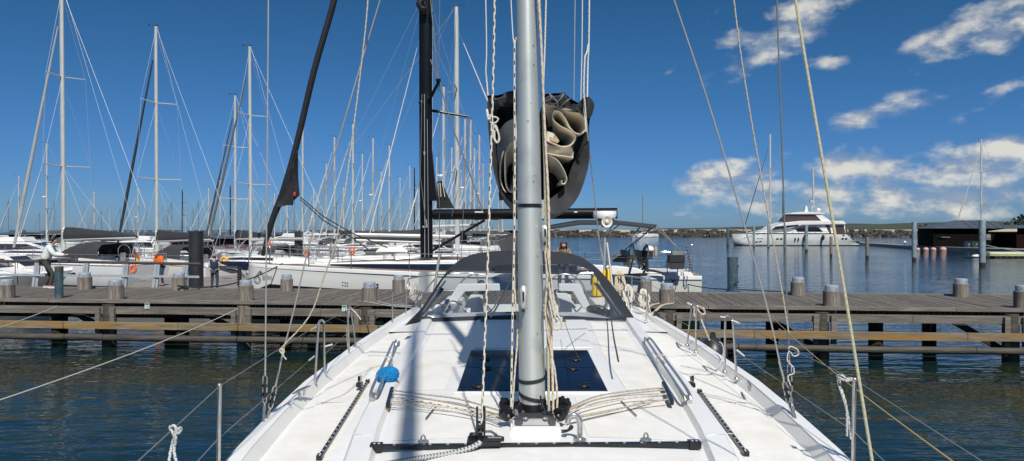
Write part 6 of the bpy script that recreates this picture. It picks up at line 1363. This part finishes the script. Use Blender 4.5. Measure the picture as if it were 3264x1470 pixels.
# piles in the water
for px,ty,by,w_,m,lab in ((2320,725,784,8,'steel_teal','dark mooring pile at the left of the motor yacht bow'),(2403,720,787,7,'steel_bluegrey','blue-grey mooring pile nearest the motor yacht bow'),(2449,719,789,7,'steel_bluegrey','blue-grey mooring pile before the motor yacht foredeck'),(2502,719,797,9,'steel_bluegrey','blue-grey mooring pile before the motor yacht, just right of the black shroud'),(2570,717,803,10,'steel_bluegrey','blue-grey mooring pile before the oval window of the motor yacht'),
    (2649,754,819,9,'wood_post','short brown wooden pile before the stern of the motor yacht'),(2764,756,825,11,'wood_post','short brown wooden pile alone right of the motor yacht'),(2914,708,832,14,'steel_bluegrey','thick pale blue-grey pile left of the dark boathouse'),(3131,702,850,19,'steel_bluegrey','thickest pale blue-grey pile in front of the dark boathouse'),(2937,718,790,15,'steel_black','left one of two black piles beside the boathouse corner'),(2957,715,791,18,'steel_black','right one of two black piles beside the boathouse corner')):
    D=CAM*F/(by-CY); c=Vector(((px-CX)/F*D,D,0)); r=w_/2/F*D; zt=CAM-(ty-CY)/F*D
    q=thing('mooring_pile',lab,'pile',c,'mooring piles standing in the harbour water')
    MB().lathe(c,[(r,.35 if w_>8 else .2),(r,zt-.03),(r*.96,zt),(0,zt+.01)],20).build('shaft',m,q); MB().lathe(c,[(r*.93,-2),(r*.93,.36)],18).build('wet_foot','wood_pile',q)
# floating dock, boathouses, buoys
def slabp(name,a,b,w,z0,z1,m,lab,cat='pontoon'):
    q=MB(); d=(b-a); d.z=0; n=Vector((-d.y,d.x,0)).normalized()*w
    if n.y<0: n=-n
    q.prism([Vector((a.x,a.y,z0)),Vector((b.x,b.y,z0)),Vector((b.x,b.y,0))+n+Vector((0,0,z0)),Vector((a.x,a.y,0))+n+Vector((0,0,z0))],(0,0,z1-z0)); return tag(q.build(name,m,at=(a.x,a.y,0),smooth=False),lab,cat)
slabp('floating_dock',P(2742,0,158),P(2960,0,119),2.2,-.3,.5,'dock_conc','low grey floating dock running from the motor yacht stern to the boathouse')
slabp('floating_dock',P(2950,0,118),P(3330,0,95),1.6,-.3,.5,'dock_conc','low floating walkway along the front of the dark boathouses')
def house(lab,x0,x1,Dd,eave,ridge,wallm,x_r0,x_r1,dep=9):
    a=P(x0,0,Dd); b=P(x1,0,Dd-(x1-x0)*.012); zt=CAM-(eave-CY)/F*Dd; zr=CAM-(ridge-CY)/F*(Dd+dep/2)
    d=(b-a); d.z=0; u=d.normalized(); n=Vector((-u.y,u.x,0)); h=thing('boathouse',lab,'building',((a.x+b.x)/2,a.y,0))
    A=Vector((a.x,a.y,.4)); B_=Vector((b.x,b.y,.4)); q=MB(); q.prism([A,B_,B_+n*dep,A+n*dep],(0,0,zt-.4)); w_=q.build('wall',wallm,h,smooth=False)
    o=.7; c=[A-u*o-n*o,B_+u*o-n*o,B_+u*o+n*(dep+o),A-u*o+n*(dep+o)]; c=[Vector((p.x,p.y,zt-.02)) for p in c]
    r0=A+u*(d.length*x_r0)+n*dep*.5; r1=A+u*(d.length*x_r1)+n*dep*.5; r0.z=r1.z=zr
    q=MB(); q.add(c+[r0,r1],[(0,1,5,4),(1,2,5),(2,3,4,5),(3,0,4),(3,2,1,0)]); rf=q.build('roof','roof_slate',h,smooth=False)
    q=MB(); 
    for k in range(1,int(d.length/1.1)):
        p=c[0].lerp(c[1],k*1.1/d.length)+Vector((0,0,.03)); 
        tt=k*1.1/d.length; tgt=(r0.lerp(r1,max(0,min(1,(tt-x_r0)/(x_r1-x_r0)))) if x_r0<tt<x_r1 else (p.lerp(r0,tt/x_r0)+Vector((0,0,0)) if tt<x_r0 else r1.lerp(c[1],(tt-x_r1)/(1-x_r1))))
        if x_r0<tt<x_r1: q.beam(p,tgt+Vector((0,0,.03)),.06,.06)
        elif tt>x_r1: q.beam(p,tgt+Vector((0,0,.03)),.06,.06)
    q.build('roof_seam','roof_slate',rf,smooth=False)
    return h,A,B_,u,n,zt
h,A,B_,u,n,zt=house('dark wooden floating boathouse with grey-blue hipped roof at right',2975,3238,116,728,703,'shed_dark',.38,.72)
q=MB(); 
for s,z,w_,hh in ((.66,2.2,1.0,.8),(.9,2.2,.8,1.0),(.12,2.1,1.5,.12)): c=A+u*((B_-A).length*s)-n*.05; q.box(c+Vector((0,0,z-.4)),(w_,.08,hh))
q.build('window','window_dark',h,smooth=False)
q=MB(); c=A+u*((B_-A).length*.17)-n*.08; q.box(c+Vector((0,0,1.65)),(1.9,.1,.10)); c=A+u*((B_-A).length*.67)-n*.08; q.box(c+Vector((0,0,1.3)),(.8,.1,.12)); q.box(c+Vector((0,0,1.8)),(.7,.1,.7)); q.build('wall_sign','grey_plastic',h,smooth=False)
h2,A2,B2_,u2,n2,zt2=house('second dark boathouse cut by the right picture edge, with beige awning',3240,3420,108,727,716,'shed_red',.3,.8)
q=MB(); a0=P(3150,734,106); q.grid([[P(3150,739,104),P(3242,739,103.5)],[P(3206,731,107),P(3242,731,106)]]); q.build('awning','canvas_beige',h2,thick=.08,smooth=False)
for px,nm,m,lab in ((3080,'waste_bin','blue_bin','dark blue bin before the dark boathouse'),(3103,'waste_bin','green_bin','green bin before the dark boathouse near the thickest pile')):
    c=P(px,0,112); c.z=.5; b=thing(nm,lab,'bin',c); MB().box(c+Vector((0,0,.45)),(1.0,.7,.9),top=(1.08,1.08)).build('body',m,b,bev=.03); MB().box(c+Vector((0,0,.94)),(1.12,.8,.08)).build('lid',m,b,bev=.02)
q=MB(); c=P(3104,0,110.5); c.z=.5
for s in (-.6,.6): q.tube(crv([c+Vector((s-.25,0,-.6)),c+Vector((s-.25,0,.35)),c+Vector((s,0,.55)),c+Vector((s+.25,.3,.4)),c+Vector((s+.25,.4,0))],4),.05,6)
tag(q.build('swim_ladder','steel',at=c),'chrome swim ladder on the floating walkway left of the thickest pile','ladder')
for px,r,lab in ((2925,.36,'pink mooring buoy half hidden right of the thick pile'),(2951,.42,'pale pink mooring buoy second from left'),(2975,.42,'pale pink mooring buoy third from left'),(3006,.50,'largest pale pink mooring buoy, rightmost in the row')):
    c=P(px,0,112); c.z=.14; tag(MB().ball(c,r,16,(1,1,.82)).build('mooring_buoy','buoy_pink',at=c),lab,'buoy','pink buoys along the boathouse dock')
c=P(2884,0,128); c.z=.5; q=thing('dock_lamp','small white globe lamp on the low floating dock','lamp',c); MB().tube([c,c+Vector((0,0,.3))],.06,8).build('stem','grey_metal',q); MB().ball(c+Vector((0,0,.5)),.24,12).build('globe','plinth_white',q)
q=MB(); rows=[]
for i,(px,w_) in enumerate(((3138,.1),(3142,.7),(3160,1.1),(3230,1.25),(3300,1.25),(3400,1.2))):
    D=83.5; c=P(px,0,D); rows.append([Vector((c.x,D-w_,.12)),Vector((c.x,D-w_*1.05,.5)),Vector((c.x,D-w_*.9,.66)),Vector((c.x,D+w_*.9,.66)),Vector((c.x,D+w_*1.05,.5)),Vector((c.x,D+w_,.12))])
q.grid(rows); b=thing('work_float','long pale yellow work float with dark fenders at the lower right edge of the basin','float',P(3200,822,83)*Vector((1,1,0)).x if False else (P(3200,0,83).x,83,0)); q.build('hull','wax_yellow',b)
q=MB(); [q.box((P(px,0,82.5).x,82.2,.06),(.55 if px>3160 else 1.0,.7,.34)) for px in (3146,3156,3178,3196,3215,3235,3252)]; q.box((P(3210,0,83).x,83.2,-.0),(9,2.2,.2)); q.build('fender','black_rubber',b,bev=.05)
c=P(3113,815,83); tag(MB().ball(Vector((c.x,83,.18)),.35,12,(1.6,1,.6)).build('mooring_buoy','sail_white',at=(c.x,83,0)),'small white float left of the thickest pile foot','buoy')
a,b=P(3135,780,63.5),P(3400,818,60); tag(MB().tube(sag(a,b,.15,10),.03,6).build('mooring_line','wire_pale',at=a),'pale line from the thickest pile to the right picture edge','mooring line')

# ============================================================ people
def skin_body(joints,edges,name,m,par,at,sub=2,root=0):
    me=bpy.data.meshes.new(name); me.from_pydata([Vector(j[0])-Vector(at) for j in joints],edges,[])
    o=bpy.data.objects.new(name,me); COL.objects.link(o); sk=o.modifiers.new('s','SKIN'); sb_=o.modifiers.new('d','SUBSURF'); sb_.levels=sub; sb_.render_levels=sub
    for i,j in enumerate(joints):
        r=j[1]; me.skin_vertices[0].data[i].radius=(r,r) if not isinstance(r,tuple) else r
        me.skin_vertices[0].data[i].use_root=(i==root)
    dg=bpy.context.evaluated_depsgraph_get(); m2=bpy.data.meshes.new_from_object(o.evaluated_get(dg)); bpy.data.objects.remove(o)
    m2.materials.clear(); m2.materials.append(MATS[m]); m2.polygons.foreach_set('use_smooth',[True]*len(m2.polygons)); m2.name=name
    o=bpy.data.objects.new(name,m2); COL.objects.link(o)
    if par: o.parent=par
    return o
def person(lab,base,facing,H,J,top,legs,hair,shoe,bulk=1.0,cat='person'):
    """J: joint positions in a local frame (x right of the figure, y forward, z up) for a 1.75 m person"""
    M=Matrix.Translation(base)@Matrix.Rotation(facing,4,'Z')@Matrix.Scale(H/1.75,4)
    w=lambda p: M@Vector(p); t=thing('person',lab,cat,base); S=H/1.75
    pel=J['pelvis']; che=J['chest']; nec=J['neck']; hea=J['head']
    pel,che,nec,hea=map(Vector,(pel,che,nec,hea)); 
    jo=[(w(pel),(.15*S,.11*S)),(w(pel.lerp(che,.5)),(.135*S,.10*S)),(w(che),(.165*S,.115*S)),(w(nec),.062*S),(w(nec.lerp(hea,.45)),.058*S),(w(hea),.092*S),(w(hea+(hea-nec).normalized()*.09),.075*S)]
    ed=[(0,1),(1,2),(2,3),(3,4),(4,5),(5,6)]
    def limb(st,pts,rs):
        prev=st
        for p,r in zip(pts,rs): jo.append((w(p),r*S)); ed.append((prev,len(jo)-1)); prev=len(jo)-1
        return prev
    arms=[];lg=[]
    for s in ('L','R'):
        sh,elb,wr=J['sh'+s],J['el'+s],J['wr'+s]; limb(2,(sh,elb,wr,J['ha'+s]),(.062,.045,.030,.036)); arms.append([sh,elb,wr])
        hp,kn,an=J['hip'+s],J['kn'+s],J['an'+s]; limb(0,(hp,kn,an,J['to'+s]),(.09,.06,.042,.035)); lg.append([hp,kn,an])
    body=skin_body(jo,ed,'body','skin',t,base)
    # fingers
    q=MB()
    for s in ('L','R'):
        wr,ha=Vector(J['wr'+s]),Vector(J['ha'+s]); d=(ha-wr).normalized(); sd=d.cross(Vector((0,0,1))).normalized()
        for k,(o_,l) in enumerate(((-.03,.06),(-.01,.075),(.01,.07),(.03,.055))):
            a=ha+sd*o_; q.tube([w(a),w(a+d*l*.5+Vector((0,0,-.01))),w(a+d*l*.8+Vector((0,0,-.035)))],[.009*S,.008*S,.006*S],6)
        a=ha-sd*.03-d*.03; q.tube([w(a),w(a-sd*.03+d*.02),w(a-sd*.035+d*.05)],[.011*S,.009*S,.007*S],6)
    fg=q.build('fingers','skin',body)
    f=Vector(J.get('face',(0,1,0))).normalized(); r_=f.cross(Vector((0,0,1))).normalized(); up=r_.cross(f)
    q=MB(); q.ball(w(hea+f*.10-up*.01),.017*S,8,(1,1,1.4)); q.ball(w(hea+r_*.088),.022*S,8,(.6,1,1.3)); q.ball(w(hea-r_*.088),.022*S,8,(.6,1,1.3)); q.build('nose_and_ears','skin',body)
    q=MB(); [q.ball(w(hea+f*.088+r_*s*.032+up*.02),.010*S,8) for s in (-1,1)]; q.box(w(hea+f*.092-up*.045),(.04*S,.01*S,.008*S)); q.build('eyes_and_mouth','ink',body)
    # clothes: garments follow the same skeleton, a little fuller
    jo2=[(w(pel+Vector((0,0,-.02))),(.165*S*bulk,.125*S*bulk)),(w(pel.lerp(che,.5)),(.155*S*bulk,.12*S*bulk)),(w(che),(.185*S*bulk,.135*S*bulk)),(w(che.lerp(nec,.75)),.09*S)]; ed2=[(0,1),(1,2),(2,3)]
    for sh,elb,wr in arms:
        sh,elb,wr=map(Vector,(sh,elb,wr)); prev=2; k=2 if top[1] else 1
        for p,r in ((sh,.078*bulk),(elb,.06*bulk),(elb.lerp(wr,.92),.045*bulk)) if top[1] else ((sh,.08),(sh.lerp(elb,.12),.075)): jo2.append((w(p),r*S)); ed2.append((prev,len(jo2)-1)); prev=len(jo2)-1
    skin_body(jo2,ed2,'jacket' if top[1] else 'vest',top[0],t,base)
    if not top[1]:
        for sh,elb,wr in arms: 
            sh,elb,wr=map(Vector,(sh,elb,wr)); skin_body([(w(sh),.07*S),(w(elb),.055*S),(w(elb.lerp(wr,.8)),.045*S)],[(0,1),(1,2)],'sleeve',top[2],t,base)
    jo3=[(w(pel),(.155*S,.12*S))]; ed3=[]
    for hp,kn,an in lg:
        hp,kn,an=map(Vector,(hp,kn,an)); prev=0
        for p,r in ((hp,.105),(hp.lerp(kn,.5),.09),(kn,.072),(kn.lerp(an,.5),.066),(kn.lerp(an,.95),.055)): jo3.append((w(p),r*S)); ed3.append((prev,len(jo3)-1)); prev=len(jo3)-1
    skin_body(jo3,ed3,'trousers',legs,t,base)
    for s in ('L','R'):
        a,b=Vector(J['an'+s]),Vector(J['to'+s]); skin_body([(w(a+Vector((0,-.05,-.045))),.045*S),(w(a.lerp(b,.5)+Vector((0,0,-.02))),.045*S),(w(b+Vector((0,.03,0))),.036*S)],[(0,1),(1,2)],'shoe',shoe,t,base)
    # hair
    q=MB(); c=w(hea+Vector((0,0,.02))-f*.018); R0=.108*S
    for i in range(1): pass
    rows=[]; 
    for i in range(7):
        th=pi*.62*i/6; rows.append([c+Vector((sin(th)*cos(a*pi/8)*R0,sin(th)*sin(a*pi/8)*R0*1.08,cos(th)*R0*1.05))-(Vector(M.to_3x3()@f).normalized()*(.055*S*i/6)) for a in range(16)])
    q.grid(rows,closed=True); q.build('hair',hair,t)
    return t,w
ARM=dict(shL=(-.19,0,1.42),shR=(.19,0,1.42))
stand=dict(pelvis=(0,0,.95),chest=(0,0,1.32),neck=(0,.0,1.5),head=(0,.03,1.64),hipL=(-.1,0,.9),knL=(-.12,.02,.48),anL=(-.13,-.02,.08),toL=(-.15,.14,.035),hipR=(.1,0,.9),knR=(.12,.02,.48),anR=(.13,-.02,.08),toR=(.16,.14,.035),
 shL=(-.19,0,1.42),shR=(.19,0,1.42),elL=(-.27,.02,1.13),elR=(.27,.02,1.13),wrL=(-.2,.24,1.1),wrR=(.2,.24,1.1),haL=(-.14,.32,1.12),haR=(.14,.32,1.12),face=(0,1,-.3))
b=PZ(684,0+731+ (CAM-.5)*F/33.0,.5); person('standing man seen from behind in a navy padded vest and pale sleeves, dark jeans',b,R(0),1.70,stand,('vest_navy',False,'shirt_pale'),'denim','hair_grey','shoe_black',1.12)
bend=dict(stand); bend.update(chest=(0,.10,1.28),neck=(0,.17,1.43),head=(0,.27,1.53),shL=(-.19,.12,1.38),shR=(.19,.12,1.38),elL=(-.24,.12,1.1),elR=(.24,.12,1.1),wrL=(-.1,.34,1.12),wrR=(.1,.34,1.12),haL=(-.05,.41,1.15),haR=(.05,.41,1.15),face=(0,1,-.6),knL=(-.11,.04,.48),knR=(.1,.08,.5),anR=(.12,.1,.08),toR=(.13,.26,.035))
b=PZ(512,911.5,.5); person('man in a bright orange jacket looking down at his hands behind the railing',b,R(160),1.82,bend,('jacket_orange',True),'denim','hair_grey','shoe_black',1.28)
lean=dict(stand); lean.update(pelvis=(0,-.08,.94),chest=(0,.04,1.3),neck=(0,.10,1.47),head=(0,.19,1.59),shL=(-.19,.06,1.41),shR=(.19,.06,1.41),elL=(-.24,.22,1.14),elR=(.24,.24,1.14),wrL=(-.1,.50,1.12),wrR=(.14,.54,1.13),haL=(-.05,.58,1.14),haR=(.1,.62,1.15),hipL=(-.1,-.08,.9),hipR=(.1,-.08,.9),knL=(-.13,.05,.47),knR=(.16,.18,.52),anL=(-.13,-.12,.08),toL=(-.14,.05,.035),anR=(.16,.1,.08),toR=(.17,.27,.035),face=(0,1,-.45))
b=J(ja(152,W-.45),W-.45,PZT); person('man in a white knit sweater and dark trousers leaning on the railing at far left',b,R(-68),1.80,lean,('knit_white',True),'khaki','hair_dark','shoe_white',1.38)
sit=dict(stand); sit.update(chest=(0,.08,1.26),neck=(0,.14,1.42),head=(0,.20,1.53),elL=(-.26,.14,1.12),elR=(.26,.14,1.12),wrL=(-.12,.32,1.12),wrR=(.12,.32,1.12),haL=(-.07,.38,1.14),haR=(.07,.38,1.14),face=(0,1,-.5))
hd=P(1795,778,23.6); b=Vector((hd.x,hd.y,hd.z-1.56)); pt,w_=person('person with long brown hair in a tan jacket, standing at the cockpit behind our sprayhood',b,R(180),1.72,sit,('jacket_tan',True),'denim','hair_brown','shoe_black')
q=MB(); q.grid([[w_((x*.105+.01*sin(z*30),y,z)) for x,y in ((-1,.20),(-.9,.10),(-.3,.06),(.3,.06),(.9,.10),(1,.20))] for z in (1.64,1.55,1.45,1.34,1.27)]); q.build('long_hair','hair_brown',pt,thick=.02)
# ---------------- hide nothing; tidy placeholder prototypes that were never placed
for t_,used in PR:
    if not used:
        for c_ in kids(t_): 
            for g_ in kids(c_): bpy.data.objects.remove(g_)
            bpy.data.objects.remove(c_)
        bpy.data.objects.remove(t_)
scene.cycles.max_bounces=6; scene.cycles.transparent_max_bounces=8; scene.cycles.glossy_bounces=3; scene.cycles.diffuse_bounces=3
scene.cycles.caustics_reflective=False; scene.cycles.caustics_refractive=False
